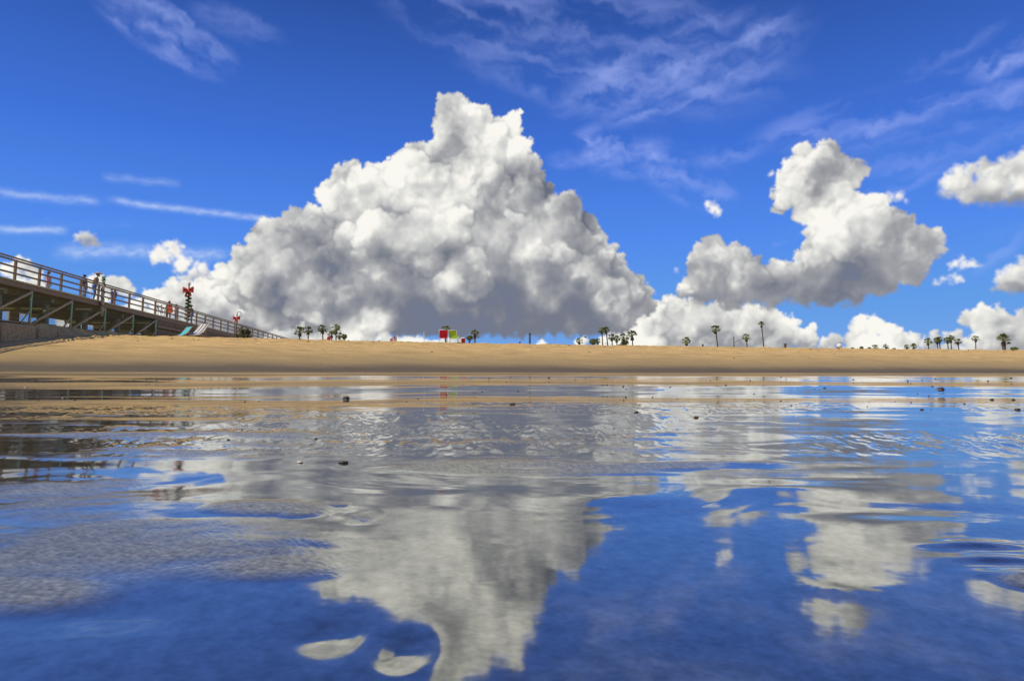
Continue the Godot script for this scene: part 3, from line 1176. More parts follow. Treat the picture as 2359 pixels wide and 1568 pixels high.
func rounded_block(l: float, h: float, w: float, r: float, sd: int) -> ArrayMesh:
	var n := FastNoiseLite.new()
	n.seed = sd
	n.frequency = 1.4
	var st := st_new()
	st.set_smooth_group(0)
	var faces := [[Vector3.RIGHT, Vector3.UP, Vector3.BACK], [Vector3.LEFT, Vector3.UP, Vector3.FORWARD], [Vector3.FORWARD, Vector3.UP, Vector3.RIGHT], [Vector3.BACK, Vector3.UP, Vector3.LEFT], [Vector3.UP, Vector3.BACK, Vector3.RIGHT], [Vector3.DOWN, Vector3.BACK, Vector3.LEFT]]
	var half := Vector3(l, h, w) / 2
	var c := 8
	for f in faces:
		var pts := []
		for j in c + 1:
			for i in c + 1:
				var a := 2.0 * i / c - 1.0
				var b := 2.0 * j / c - 1.0
				a = signf(a) * pow(absf(a), 0.6)
				b = signf(b) * pow(absf(b), 0.6)
				var v: Vector3 = (f[0] + f[2] * a + f[1] * b) * half
				var inner := v.clamp(-half + Vector3.ONE * r, half - Vector3.ONE * r)
				var d := v - inner
				if d.length() > r:
					d = d.normalized() * r
				v = inner + d
				v *= 1.0 + 0.035 * n.get_noise_3dv(v * 2.0)
				pts.append(v + Vector3(0, h / 2, 0))
		for j in c:
			for i in c:
				quad(st, pts[j * (c + 1) + i], pts[j * (c + 1) + i + 1], pts[(j + 1) * (c + 1) + i + 1], pts[(j + 1) * (c + 1) + i])
	return done(st)


# ribbon bow: two loops, two tails and a knot
func bow_mesh(size: float) -> ArrayMesh:
	var st := st_new()
	st.set_smooth_group(0)
	for side in [-1.0, 1.0]:
		for tilt in [0.35, -0.15]:
			var pts := []
			for i in 11:
				var t := TAU * i / 10.0
				var x: float = side * (0.50 - 0.50 * cos(t)) * 0.9
				pts.append(Vector3(x, x * side * tilt, sin(t) * 0.22) * size)
			for i in 10:
				var wide := Vector3(0, 0.30, 0.0) * size * (0.3 + 0.7 * sin(PI * i / 10.0))
				var wide2 := Vector3(0, 0.30, 0.0) * size * (0.3 + 0.7 * sin(PI * (i + 1) / 10.0))
				quad(st, pts[i] - wide, pts[i + 1] - wide2, pts[i + 1] + wide2, pts[i] + wide)
		for k in 6:
			var a := Vector3(side * (0.05 + 0.055 * k), -0.17 * k, 0.05 * sin(k * 1.6)) * size
			var b := Vector3(side * (0.05 + 0.055 * (k + 1)), -0.17 * (k + 1), 0.05 * sin((k + 1) * 1.6)) * size
			var wv := Vector3(0.17, 0.05 * side, 0) * size
			quad(st, a - wv, b - wv, b + wv, a + wv)
	lathe(st, [Vector2(0.0, 0.14), Vector2(0.1, 0.1), Vector2(0.14, 0.0), Vector2(0.1, -0.1), Vector2(0.0, -0.14)].map(func(v): return v * size), 10)
	return done(st)


func garland_mesh(high: float, r: float, turns: float, leaf: float, count: int, sd: int) -> ArrayMesh:
	var g := RandomNumberGenerator.new()
	g.seed = sd
	var st := st_new()
	st.set_smooth_group(-1)
	for i in count:
		var t := i / float(count)
		var a := turns * TAU * t + g.randf_range(-0.5, 0.5)
		var c := Vector3(cos(a) * r, t * high + g.randf_range(-0.02, 0.02), sin(a) * r)
		var out := (Vector3(cos(a), g.randf_range(-0.7, 0.7), sin(a)) + Vector3(g.randf_range(-0.6, 0.6), 0, g.randf_range(-0.6, 0.6))).normalized() * leaf * g.randf_range(0.7, 1.3)
		var s := out.cross(Vector3(g.randf_range(-1, 1), 1, g.randf_range(-1, 1))).normalized() * leaf * 0.22
		st.add_vertex(c - s)
		st.add_vertex(c + s)
		st.add_vertex(c + out)
	return done(st)


func make_pier_lamps() -> void:
	var wood := surface(lin(0.12, 0.09, 0.06), lin(0.30, 0.22, 0.14), 0.8, 1.5, 16)
	var grey := plain(lin(0.30, 0.31, 0.33), 0.5, 0.4)
	var red := surface(lin(0.60, 0.04, 0.03), lin(0.85, 0.12, 0.09), 0.55, 2.0, 17)
	var leaf := surface(lin(0.03, 0.13, 0.03), lin(0.09, 0.26, 0.07), 0.7, 3.0, 18)
	var glass := plain(lin(0.75, 0.75, 0.72), 0.3)
	# tall post with garland and bow
	var s := along_pier(430, -0.25)
	var p := on_pier(s, -0.25)
	var lamp := thing("lamp_post", "lamp post wrapped in green garland under a large red bow", "lamp post", p, 0.0, "decorated lamp posts on the pier")
	part("pole", tube_mesh([Vector3.ZERO, Vector3(0, 3.05, 0)], [0.075, 0.055], 10), wood, lamp)
	part("garland", garland_mesh(2.35, 0.09, 8.0, 0.17, 1400, 3), leaf, lamp, Transform3D(Basis(), Vector3(0, 0.25, 0)))
	part("bow", bow_mesh(0.50), red, lamp, Transform3D(Basis(), Vector3(0.0, 2.62, 0.12)))
	var head := st_new()
	lathe(head, [Vector2(0.0, 0.0), Vector2(0.09, 0.02), Vector2(0.12, 0.12), Vector2(0.10, 0.24), Vector2(0.0, 0.30)], 12)
	part("lamp_globe", done(head), glass, lamp, Transform3D(Basis(), Vector3(0, 3.03, 0)))
	# shorter post with bow and hooked lamp
	s = along_pier(543, -0.25)
	p = on_pier(s, -0.25)
	lamp = thing("lamp_post", "short lamp post with red bow and hooked lamp arm", "lamp post", p, 0.0, "decorated lamp posts on the pier")
	part("pole", tube_mesh([Vector3.ZERO, Vector3(0, 2.0, 0)], [0.07, 0.055], 10), wood, lamp)
	part("bow", bow_mesh(0.40), red, lamp, Transform3D(Basis(), Vector3(0.0, 1.62, 0.12)))
	var arc := []
	var rad := []
	for i in 9:
		var t := PI * 1.15 * i / 8.0
		arc.append(Vector3(0.20 - 0.20 * cos(t), 2.0 + 0.30 * sin(t), 0))
		rad.append(0.035)
	part("hooked_arm", tube_mesh(arc, rad, 8), grey, lamp)
	part("lamp_globe", done(head), glass, lamp, Transform3D(Basis().scaled(Vector3(0.7, 0.5, 0.7)), Vector3(0.40, 1.76, 0)))
	# pale post with dark spiral wrap and a green tuft
	s = along_pier(231, 0.12)
	p = on_pier(s, 0.20, -0.9)
	var pale := surface(lin(0.36, 0.32, 0.20), lin(0.58, 0.53, 0.38), 0.8, 2.0, 19)
	lamp = thing("wrapped_post", "pale post with dark spiral wrap and green tuft on the pier railing", "post", p)
	part("pole", tube_mesh([Vector3.ZERO, Vector3(0, 2.0, 0)], [0.10, 0.085], 10), pale, lamp)
	var wrap := []
	rad = []
	for i in 60:
		var t := i / 59.0
		wrap.append(Vector3(cos(t * TAU * 3.2) * 0.10, 0.55 + t * 1.4, sin(t * TAU * 3.2) * 0.10))
		rad.append(0.028)
	part("spiral_wrap", tube_mesh(wrap, rad, 6), plain(lin(0.03, 0.05, 0.035), 0.8), lamp)
	part("tuft", garland_mesh(0.40, 0.03, 5.0, 0.12, 120, 9), plain(lin(0.08, 0.30, 0.12), 0.7), lamp, Transform3D(Basis(), Vector3(0, 1.95, 0)))

# ---------------------------------------------------------------- people
# bones: [from, to, r0, r1, colour index]; one continuous skin by surface nets over a smooth union
func figure(bones: Array, colors: Array, cell: float) -> ArrayMesh:
	var lo := Vector3.ONE * 1e9
	var hi := -lo
	for b in bones:
		var r := Vector3.ONE * (maxf(b[2], b[3]) + cell * 2.0)
		lo = lo.min(b[0] - r).min(b[1] - r)
		hi = hi.max(b[0] + r).max(b[1] + r)
	var nx := int((hi.x - lo.x) / cell) + 2
	var ny := int((hi.y - lo.y) / cell) + 2
	var nz := int((hi.z - lo.z) / cell) + 2
	var field := PackedFloat32Array()
	field.resize(nx * ny * nz)
	field.fill(1.0)
	var who := PackedInt32Array()
	who.resize(nx * ny * nz)
	var best := PackedFloat32Array()
	best.resize(nx * ny * nz)
	best.fill(1.0)
	for b in bones:
		var a: Vector3 = b[0]
		var d: Vector3 = b[1] - a
		var dd := maxf(d.length_squared(), 1e-6)
		var pad := Vector3.ONE * (maxf(b[2], b[3]) + 0.09)
		var p0 := (a.min(b[1]) - pad - lo) / cell
		var p1 := (a.max(b[1]) + pad - lo) / cell
		for k in range(maxi(0, int(p0.z)), mini(nz, int(p1.z) + 2)):
			for j in range(maxi(0, int(p0.y)), mini(ny, int(p1.y) + 2)):
				for i in range(maxi(0, int(p0.x)), mini(nx, int(p1.x) + 2)):
					var q := lo + Vector3(i, j, k) * cell - a
					var t := clampf(q.dot(d) / dd, 0.0, 1.0)
					var dist := (q - d * t).length() - lerpf(b[2], b[3], t)
					var o := (k * ny + j) * nx + i
					if dist < best[o]:
						best[o] = dist
						who[o] = b[4]
					var f := field[o]
					var h := clampf(0.5 + 0.5 * (f - dist) / 0.035, 0.0, 1.0)
					field[o] = lerpf(f, dist, h) - 0.035 * h * (1.0 - h)
	var vert := {}
	var pos := PackedVector3Array()
	var col := PackedColorArray()
	var idx := PackedInt32Array()
	for k in nz - 1:
		for j in ny - 1:
			for i in nx - 1:
				var o := (k * ny + j) * nx + i
				var c := 0
				var sum := Vector3.ZERO
				var s0 := field[o] < 0.0
				var mixed := false
				for q in 8:
					var oo := o + (q & 1) + ((q >> 1) & 1) * nx + (q >> 2) * nx * ny
					if (field[oo] < 0.0) != s0:
						mixed = true
						break
				if not mixed:
					continue
				for e in [[0, 1], [2, 3], [4, 5], [6, 7], [0, 2], [1, 3], [4, 6], [5, 7], [0, 4], [1, 5], [2, 6], [3, 7]]:
					var qa: int = e[0]
					var qb: int = e[1]
					var fa := field[o + (qa & 1) + ((qa >> 1) & 1) * nx + (qa >> 2) * nx * ny]
					var fb := field[o + (qb & 1) + ((qb >> 1) & 1) * nx + (qb >> 2) * nx * ny]
					if (fa < 0.0) != (fb < 0.0):
						var t := fa / (fa - fb)
						var va := Vector3(qa & 1, (qa >> 1) & 1, qa >> 2)
						var vb := Vector3(qb & 1, (qb >> 1) & 1, qb >> 2)
						sum += va.lerp(vb, t)
						c += 1
				vert[o] = pos.size()
				pos.append(lo + (Vector3(i, j, k) + sum / c) * cell)
				col.append(colors[who[o]])
	for k in range(1, nz - 1):
		for j in range(1, ny - 1):
			for i in range(1, nx - 1):
				var o := (k * ny + j) * nx + i
				var inside := field[o] < 0.0
				for ax in [[1, nx, nx * ny], [nx, nx * ny, 1], [nx * ny, 1, nx]]:
					if (field[o + ax[0]] < 0.0) != inside:
						var q := [o, o - ax[1], o - ax[1] - ax[2], o - ax[2]]
						if vert.has(q[0]) and vert.has(q[1]) and vert.has(q[2]) and vert.has(q[3]):
							if not inside:
								q.reverse()
							for n in [0, 1, 2, 0, 2, 3]:
								idx.append(vert[q[n]])
	var st := SurfaceTool.new()
	st.begin(Mesh.PRIMITIVE_TRIANGLES)
	st.set_smooth_group(0)
	for n in pos.size():
		st.set_color(col[n])
		st.add_vertex(pos[n])
	for n in idx:
		st.add_index(n)
	st.generate_normals()
	return st.commit()


# a standing or walking adult; face looks towards -z of the figure; colours: skin, top, trousers, shoes
func person(label: String, at: Vector3, turn: float, high: float, step: float, bend: float, colors: Array, hair: Color, extra := "") -> Node3D:
	var k := high / 1.75
	var hip := Vector3(0, 0.93, 0)
	var chest := Vector3(0, 1.32, -0.02 - bend * 0.1)
	var neck := Vector3(0, 1.47, -0.03 - bend * 0.16)
	var head := Vector3(0, 1.63, -0.05 - bend * 0.22)
	var bones := []
	bones.append([hip + Vector3(-0.07, 0, 0), hip + Vector3(0.07, 0, 0), 0.125, 0.125, 2])
	bones.append([hip + Vector3(0, 0.04, 0), chest, 0.13, 0.145, 1])
	bones.append([chest + Vector3(-0.10, 0.05, 0), chest + Vector3(0.10, 0.05, 0), 0.105, 0.105, 1])
	bones.append([chest + Vector3(0, 0.08, 0), neck, 0.06, 0.05, 0])
	bones.append([head + Vector3(0, -0.04, -0.015), head + Vector3(0, 0.035, 0.01), 0.075, 0.092, 0])
	bones.append([head + Vector3(0, -0.01, -0.09), head + Vector3(0, -0.03, -0.105), 0.014, 0.016, 0])
	for s in [-1.0, 1.0]:
		var sh := chest + Vector3(0.185 * s, 0.08, 0)
		var el := sh + Vector3(0.05 * s, -0.27, 0.05 - step * s * 0.25 - bend * 0.15)
		var wr := el + Vector3(-0.01 * s, -0.20 + bend * 0.15, -0.08 - step * s * 0.3 - bend * 0.15)
		bones.append([sh, el, 0.055, 0.043, 1])
		bones.append([el, wr, 0.042, 0.030, 0])
		bones.append([wr, wr + Vector3(0, -0.09, -0.02), 0.036, 0.030, 0])
		bones.append([wr + Vector3(0, -0.09, -0.02), wr + Vector3(0.0, -0.17, -0.045), 0.024, 0.014, 0])
		bones.append([wr + Vector3(0, -0.03, -0.02), wr + Vector3(-0.02 * s, -0.09, -0.07), 0.016, 0.012, 0])
		var hp := hip + Vector3(0.09 * s, -0.03, 0)
		var kn := hp + Vector3(0.0, -0.42, -0.04 - maxf(0.0, step * s) * 0.35 + maxf(0.0, -step * s) * 0.1)
		var an := Vector3(0.095 * s, 0.085, -step * s * 0.42 + 0.03)
		bones.append([hp, kn, 0.085, 0.062, 2])
		bones.append([kn, an, 0.062, 0.042, 2])
		bones.append([an + Vector3(0, -0.035, 0.02), an + Vector3(0, -0.048, -0.15), 0.042, 0.036, 3])
	for b in bones:
		b[0] *= k
		b[1] *= k
		b[2] *= k
		b[3] *= k
	var o := thing("person", label, "person", at, turn, "people on the pier")
	var mat := StandardMaterial3D.new()
	mat.vertex_color_use_as_albedo = true
	mat.roughness = 0.85
	part("body", figure(bones, colors, 0.03), mat, o)
	part("hair", lump(Vector3(0.098, 0.095, 0.102) * k, 0.12, 5), plain(hair, 0.9), o, Transform3D(Basis(), (head + Vector3(0, 0.045, 0.022)) * k))
	if extra == "hat":
		var st := st_new()
		lathe(st, [Vector2(0.0, 0.11), Vector2(0.08, 0.10), Vector2(0.105, 0.02), Vector2(0.24, 0.0), Vector2(0.24, -0.012), Vector2(0.0, -0.012)], 16)
		part("sun_hat", done(st), plain(lin(0.45, 0.36, 0.22), 0.9), o, Transform3D(Basis(), (head + Vector3(0, 0.09, 0)) * k))
	elif extra == "pack":
		part("backpack", lump(Vector3(0.15, 0.24, 0.11), 0.15, 6), plain(lin(0.05, 0.045, 0.20), 0.8), o, Transform3D(Basis(), (chest + Vector3(0, -0.10, 0.20)) * k))
	elif extra == "bag":
		var st := st_new()
		beam(st, Vector3(-0.24, 0, 0), Vector3(0.24, 0, 0), 0.16, 0.42)
		part("orange_bag", done(st), plain(lin(0.85, 0.13, 0.02), 0.6), o, Transform3D(Basis(), Vector3(0.1, 0.95, 0.22) * k))
	return o


func make_people() -> void:
	var skin := Color(0.42, 0.25, 0.17)
	var shoe := Color(0.05, 0.05, 0.05)
	var list := [
		["person in pink top walking on the pier near its lower end", 108.0, -2.6, 1.62, 0.35, 0.1, Color(0.62, 0.32, 0.34), Color(0.45, 0.42, 0.45), 1.5, Color(0.12, 0.07, 0.04), ""],
		["person in dark top and grey trousers standing beside hatted person on pier", 193.0, -1.3, 1.68, 0.1, 0.3, Color(0.06, 0.06, 0.08), Color(0.22, 0.25, 0.34), 2.4, Color(0.03, 0.02, 0.02), ""],
		["person in sun hat and blue trousers leaning on pier railing", 214.0, -0.55, 1.74, 0.05, 0.5, Color(0.30, 0.20, 0.12), Color(0.10, 0.20, 0.55), -1.2, Color(0.05, 0.03, 0.02), "hat"],
		["person in purple clothes with backpack walking on the pier", 257.0, -1.9, 1.55, 0.4, 0.35, Color(0.12, 0.10, 0.32), Color(0.08, 0.08, 0.26), 1.6, Color(0.04, 0.03, 0.03), "pack"],
		["person in red top with square orange bag on the pier", 386.0, -1.2, 1.60, 0.2, 0.2, Color(0.62, 0.06, 0.05), Color(0.14, 0.18, 0.42), 0.15, Color(0.10, 0.05, 0.03), "bag"],
		["person in pale pink shirt and jeans on the pier", 404.0, -1.6, 1.66, 0.25, 0.1, Color(0.66, 0.42, 0.36), Color(0.16, 0.22, 0.44), 1.3, Color(0.25, 0.14, 0.07), ""],
		["person in dark jacket and blue jeans beside garland lamp post", 440.0, -0.9, 1.76, 0.1, 0.2, Color(0.07, 0.06, 0.06), Color(0.10, 0.20, 0.42), 1.9, Color(0.30, 0.08, 0.05), ""]]
	for p in list:
		var s := along_pier(p[1], p[2])
		person(p[0], on_pier(s, p[2], 0.002), p[8], p[3], p[4], p[5], [skin, p[6], p[7], shoe], p[9].linear_to_srgb(), p[10])
	# a bicycle leaning at the rail
	var s := along_pier(366, -0.35)
	var bike := thing("bicycle", "dark bicycle leaning on the pier railing", "bicycle", on_pier(s, -0.35, 0.0), atan2(PIER_DIR.x, PIER_DIR.z) + PI / 2)
	var dark := plain(lin(0.03, 0.03, 0.035), 0.5, 0.3)
	var metal := plain(lin(0.35, 0.35, 0.37), 0.35, 0.8)
	for x in [-0.52, 0.52]:
		var w := Node3D.new()
		w.name = "wheel"
		bike.add_child(w, true)
		w.position = Vector3(x, 0.345, 0)
		var tm := TorusMesh.new()
		tm.inner_radius = 0.31
		tm.outer_radius = 0.345
		tm.rings = 28
		tm.ring_segments = 6
		part("tyre", tm, dark, w, Transform3D(Basis(Vector3.RIGHT, PI / 2), Vector3.ZERO))
		var sp := st_new()
		for i in 12:
			var a := TAU * i / 12
			tube(sp, [Vector3.ZERO, Vector3(cos(a), sin(a), 0) * 0.315], [0.004, 0.004], 4)
		part("spokes", done(sp), metal, w)
	var fr := st_new()
	for e in [[Vector3(-0.52, 0.345, 0), Vector3(-0.12, 0.30, 0)], [Vector3(-0.12, 0.30, 0), Vector3(-0.24, 0.80, 0)], [Vector3(-0.24, 0.78, 0), Vector3(-0.52, 0.345, 0)], [Vector3(-0.12, 0.30, 0), Vector3(0.36, 0.74, 0)], [Vector3(-0.22, 0.74, 0), Vector3(0.34, 0.82, 0)], [Vector3(0.34, 0.92, 0), Vector3(0.52, 0.345, 0)]]:
		tube(fr, e, [0.018, 0.018], 6)
	part("frame", done(fr), plain(lin(0.08, 0.10, 0.16), 0.4, 0.2), bike)
	part("handlebar", tube_mesh([Vector3(0.26, 0.98, -0.28), Vector3(0.36, 0.98, -0.1), Vector3(0.34, 0.94, 0), Vector3(0.36, 0.98, 0.1), Vector3(0.26, 0.98, 0.28)], [0.014, 0.014, 0.016, 0.014, 0.014], 6), metal, bike)
	part("saddle", lump(Vector3(0.14, 0.04, 0.07), 0.1, 4), dark, bike, Transform3D(Basis(), Vector3(-0.25, 0.85, 0)))

# ---------------------------------------------------------------- things on the crest and beyond
# the spot on the beach seen at photograph column x, t = 1 on the crest
func on_beach(px: float, t: float) -> Vector3:
	var u := pixel_ray(px, HORIZON)
	u /= -u.z
	var z := 40.0
	for i in 30:
		z = lerpf(z, crest(u.x * z) + (t - 1.0) * FACE, 0.7)
	return Vector3(u.x * z, ground_y(u.x * z, z), -z)


# folding beach chair seen from behind
func beach_chair(label: String, px: float, t: float, fabric: Color, frame: Color, turn: float, wide: float, lean: float) -> Node3D:
	var o := thing("beach_chair", label, "beach chair", on_beach(px, t) + Vector3(0, -0.02, 0), turn, "beach chairs on the sand crest")
	var fm := plain(frame, 0.4, 0.2)
	var cloth := surface(fabric.darkened(0.12), fabric, 0.75, 3.0, 22)
	var w := wide / 2
	for s in [-1.0, 1.0]:
		part("leg", tube_mesh([Vector3(w * s, 0.0, 0.28), Vector3(w * s, 0.38, -0.30)], [0.016, 0.016], 8), fm, o)
		part("leg", tube_mesh([Vector3(w * s * 0.97, 0.0, -0.30), Vector3(w * s * 0.97, 0.36, 0.22)], [0.016, 0.016], 8), fm, o)
		part("back_tube", tube_mesh([Vector3(w * s, 0.30, 0.14), Vector3(w * s, 0.88, 0.14 + lean)], [0.016, 0.016], 8), fm, o)
		part("arm_rest", beam_mesh(Vector3(w * s, 0.56, 0.22), Vector3(w * s, 0.56, -0.26), 0.05, 0.025), fm, o)
		part("arm_strut", tube_mesh([Vector3(w * s, 0.36, -0.24), Vector3(w * s, 0.55, -0.22)], [0.013, 0.013], 6), fm, o)
	part("top_tube", tube_mesh([Vector3(-w, 0.88, 0.14 + lean), Vector3(w, 0.88, 0.14 + lean)], [0.017, 0.017], 8), fm, o)
	part("foot_tube", tube_mesh([Vector3(-w, 0.015, 0.28), Vector3(w, 0.015, 0.28)], [0.015, 0.015], 8), fm, o)
	for q in [["seat", Vector3(0, 0.36, -0.28), Vector3(0, 0.32, 0.15)], ["backrest", Vector3(0, 0.36, 0.16), Vector3(0, 0.86, 0.135 + lean)]]:
		var st := st_new()
		st.set_smooth_group(0)
		var a: Vector3 = q[1]
		var b: Vector3 = q[2]
		var n := (b - a).cross(Vector3.RIGHT).normalized()
		for side in [0.006, -0.006]:
			for i in 8:
				for j in 6:
					var c := []
					for e in [[i, j], [i + 1, j], [i + 1, j + 1], [i, j + 1]]:
						var x: float = (e[0] / 8.0 * 2.0 - 1.0)
						var y: float = e[1] / 6.0
						c.append(a.lerp(b, y) + Vector3(x * w * 0.98, 0, 0) + n * (side + 0.045 * (1.0 - x * x) * sin(PI * clampf(y, 0.1, 1.0))))
					quad(st, c[0], c[1], c[2], c[3])
		part(q[0], done(st), cloth, o)
	return o


func low_chair(label: String, px: float, t: float, stripes: Array, turn: float, size: float) -> void:
	var o := thing("low_beach_chair", label, "beach chair", on_beach(px, t) + Vector3(0, -0.02, 0), turn, "low chairs beside the pier")
	o.scale = Vector3.ONE * size
	var fm := plain(lin(0.60, 0.40, 0.16), 0.6)
	for s in [-1.0, 1.0]:
		part("frame", tube_mesh([Vector3(-0.62, 0.02, 0.30 * s), Vector3(0.05, 0.10, 0.30 * s), Vector3(0.46, 0.66, 0.30 * s)], [0.02, 0.02, 0.02], 8), fm, o)
		part("leg", tube_mesh([Vector3(0.30, 0.0, 0.29 * s), Vector3(0.24, 0.36, 0.29 * s)], [0.018, 0.018], 8), fm, o)
	var n := stripes.size()
	for i in n:
		var st := st_new()
		st.set_smooth_group(0)
		var z0 := -0.29 + 0.58 * i / n
		var z1 := -0.29 + 0.58 * (i + 1) / n
		var prev := Vector3.ZERO
		for k in 13:
			var t2 := k / 12.0
			var p := Vector3(lerpf(-0.60, 0.46, t2), 0.05 + 0.60 * pow(t2, 2.4) - 0.04 * sin(PI * t2), 0)
			if k > 0:
				quad(st, prev + Vector3(0, 0, z0), prev + Vector3(0, 0, z1), p + Vector3(0, 0, z1), p + Vector3(0, 0, z0))
				quad(st, prev + Vector3(0, -0.012, z0), p + Vector3(0, -0.012, z0), p + Vector3(0, -0.012, z1), prev + Vector3(0, -0.012, z1))
			prev = p
		part("fabric_stripe", done(st), plain(stripes[i], 0.8), o)


# fan palms: crown variants of radius 1, each leaf a fan of narrow blades
func palm_crown(sd: int, leaves: int, droop: float) -> ArrayMesh:
	var g := RandomNumberGenerator.new()
	g.seed = sd
	var st := st_new()
	st.set_smooth_group(-1)
	for i in leaves:
		var up := lerpf(-0.55, 1.0, pow(g.randf(), 0.8))
		var a := g.randf_range(0.0, TAU)
		var d := Vector3(cos(a) * sqrt(1.0 - up * up), up, sin(a) * sqrt(1.0 - up * up))
		var stem := g.randf_range(0.40, 0.62)
		var hub := d * stem
		tube(st, [Vector3.ZERO, hub], [0.022, 0.014], 3)
		st.set_smooth_group(-1)
		var s := d.cross(Vector3.UP + Vector3(g.randf_range(-0.4, 0.4), 0, g.randf_range(-0.4, 0.4))).normalized()
		var blades := 13
		for b in blades:
			var t := (b / (blades - 1.0) - 0.5) * 2.5
			var dir := (d * cos(t) + s * sin(t)).normalized()
			var l := g.randf_range(0.34, 0.52) * (1.0 - 0.2 * absf(t) / 1.3)
			var side := dir.cross(s.cross(d)).normalized() * 0.030
			var mid := hub + dir * l * 0.6
			var tip := hub + dir * l + Vector3(0, -droop * l * 0.55, 0)
			st.add_vertex(hub)
			st.add_vertex(mid + side)
			st.add_vertex(mid - side)
			st.add_vertex(mid + side)
			st.add_vertex(tip)
			st.add_vertex(mid - side)
	return done(st)


func palm_skirt(sd: int) -> ArrayMesh:
	var g := RandomNumberGenerator.new()
	g.seed = sd
	var st := st_new()
	st.set_smooth_group(-1)
	for i in 90:
		var a := g.randf_range(0.0, TAU)
		var top := Vector3(cos(a) * 0.10, g.randf_range(-0.1, 0.0), sin(a) * 0.10)
		var low := Vector3(cos(a) * g.randf_range(0.16, 0.34), g.randf_range(-0.9, -0.45), sin(a) * g.randf_range(0.16, 0.34))
		var s := Vector3(-sin(a), 0, cos(a)) * 0.07
		st.add_vertex(top)
		st.add_vertex(low - s)
		st.add_vertex(low + s)
	return done(st)


func bush_mesh(sd: int, r: Vector3, count: int, leaf: float) -> ArrayMesh:
	var g := RandomNumberGenerator.new()
	g.seed = sd
	var n := FastNoiseLite.new()
	n.seed = sd
	n.frequency = 1.1
	var st := st_new()
	st.set_smooth_group(-1)
	for i in count:
		var d := Vector3(g.randfn(), g.randfn() + 0.25, g.randfn()).normalized()
		var q := pow(g.randf(), 0.4) * (0.85 + 0.45 * n.get_noise_3dv(d * 2.0))
		var c := d * q * r
		var a := Vector3(g.randfn(), g.randfn(), g.randfn()).normalized() * leaf
		var b := a.cross(d).normalized() * leaf * 0.45
		st.add_vertex(c - b)
		st.add_vertex(c + b)
		st.add_vertex(c + a)
	return done(st)


var crowns := []
var skirts := []
var leaf_mat: StandardMaterial3D
var dead_mat: StandardMaterial3D
var trunk_mat: StandardMaterial3D


func palm(label: String, px: float, py: float, wide: float, z: float, lean: float, kind: int, thick := 1.0) -> void:
	var hub := at_depth(px, py, z)
	var r := wide * 0.86 * z / FOCAL
	var foot := Vector3(hub.x + lean, 1.7, hub.z)
	var o := thing("palm_tree", label, "palm tree", foot, 0.0, "fan palms beyond the sand crest")
	var top := hub - foot
	var pts := []
	var rad := []
	for i in 9:
		var t := i / 8.0
		pts.append(Vector3(top.x * t * t, top.y * t, 0))
		rad.append(lerpf(0.34, 0.19, t) * thick * (1.0 + (0.25 if i == 0 else 0.0)))
	part("trunk", tube_mesh(pts, rad, 8), trunk_mat, o)
	part("crown", crowns[kind % crowns.size()], leaf_mat, o, Transform3D(Basis(Vector3.UP, px * 0.7).scaled(Vector3.ONE * r), top))
	part("dead_leaves", skirts[kind % 2], dead_mat, o, Transform3D(Basis().scaled(Vector3.ONE * r * 0.9), top + Vector3(0, 0.05 * r, 0)))


func bushy_tree(label: String, px: float, py: float, wide: float, high: float, z: float, sd: int) -> void:
	var c := at_depth(px, py, z)
	var k := z / FOCAL
	var o := thing("bushy_tree", label, "tree", Vector3(c.x, 1.7, c.z), 0.0, "bushy trees beyond the sand crest")
	var mid := Vector3(0, c.y - 1.7, 0)
	part("crown", bush_mesh(sd, Vector3(wide * 0.55, high * 0.8, wide * 0.5) * k, 1300, wide * 0.13 * k), leaf_mat, o, Transform3D(Basis(), mid))
	var st := st_new()
	tube(st, [Vector3.ZERO, mid * 0.6, mid], [0.30, 0.22, 0.12], 8)
	for i in 4:
		var a := i * 1.7
		tube(st, [mid * 0.8, mid + Vector3(cos(a) * wide * 0.3, high * 0.2, sin(a) * wide * 0.3) * k], [0.10, 0.04], 5)
	part("trunk", done(st), trunk_mat, o)


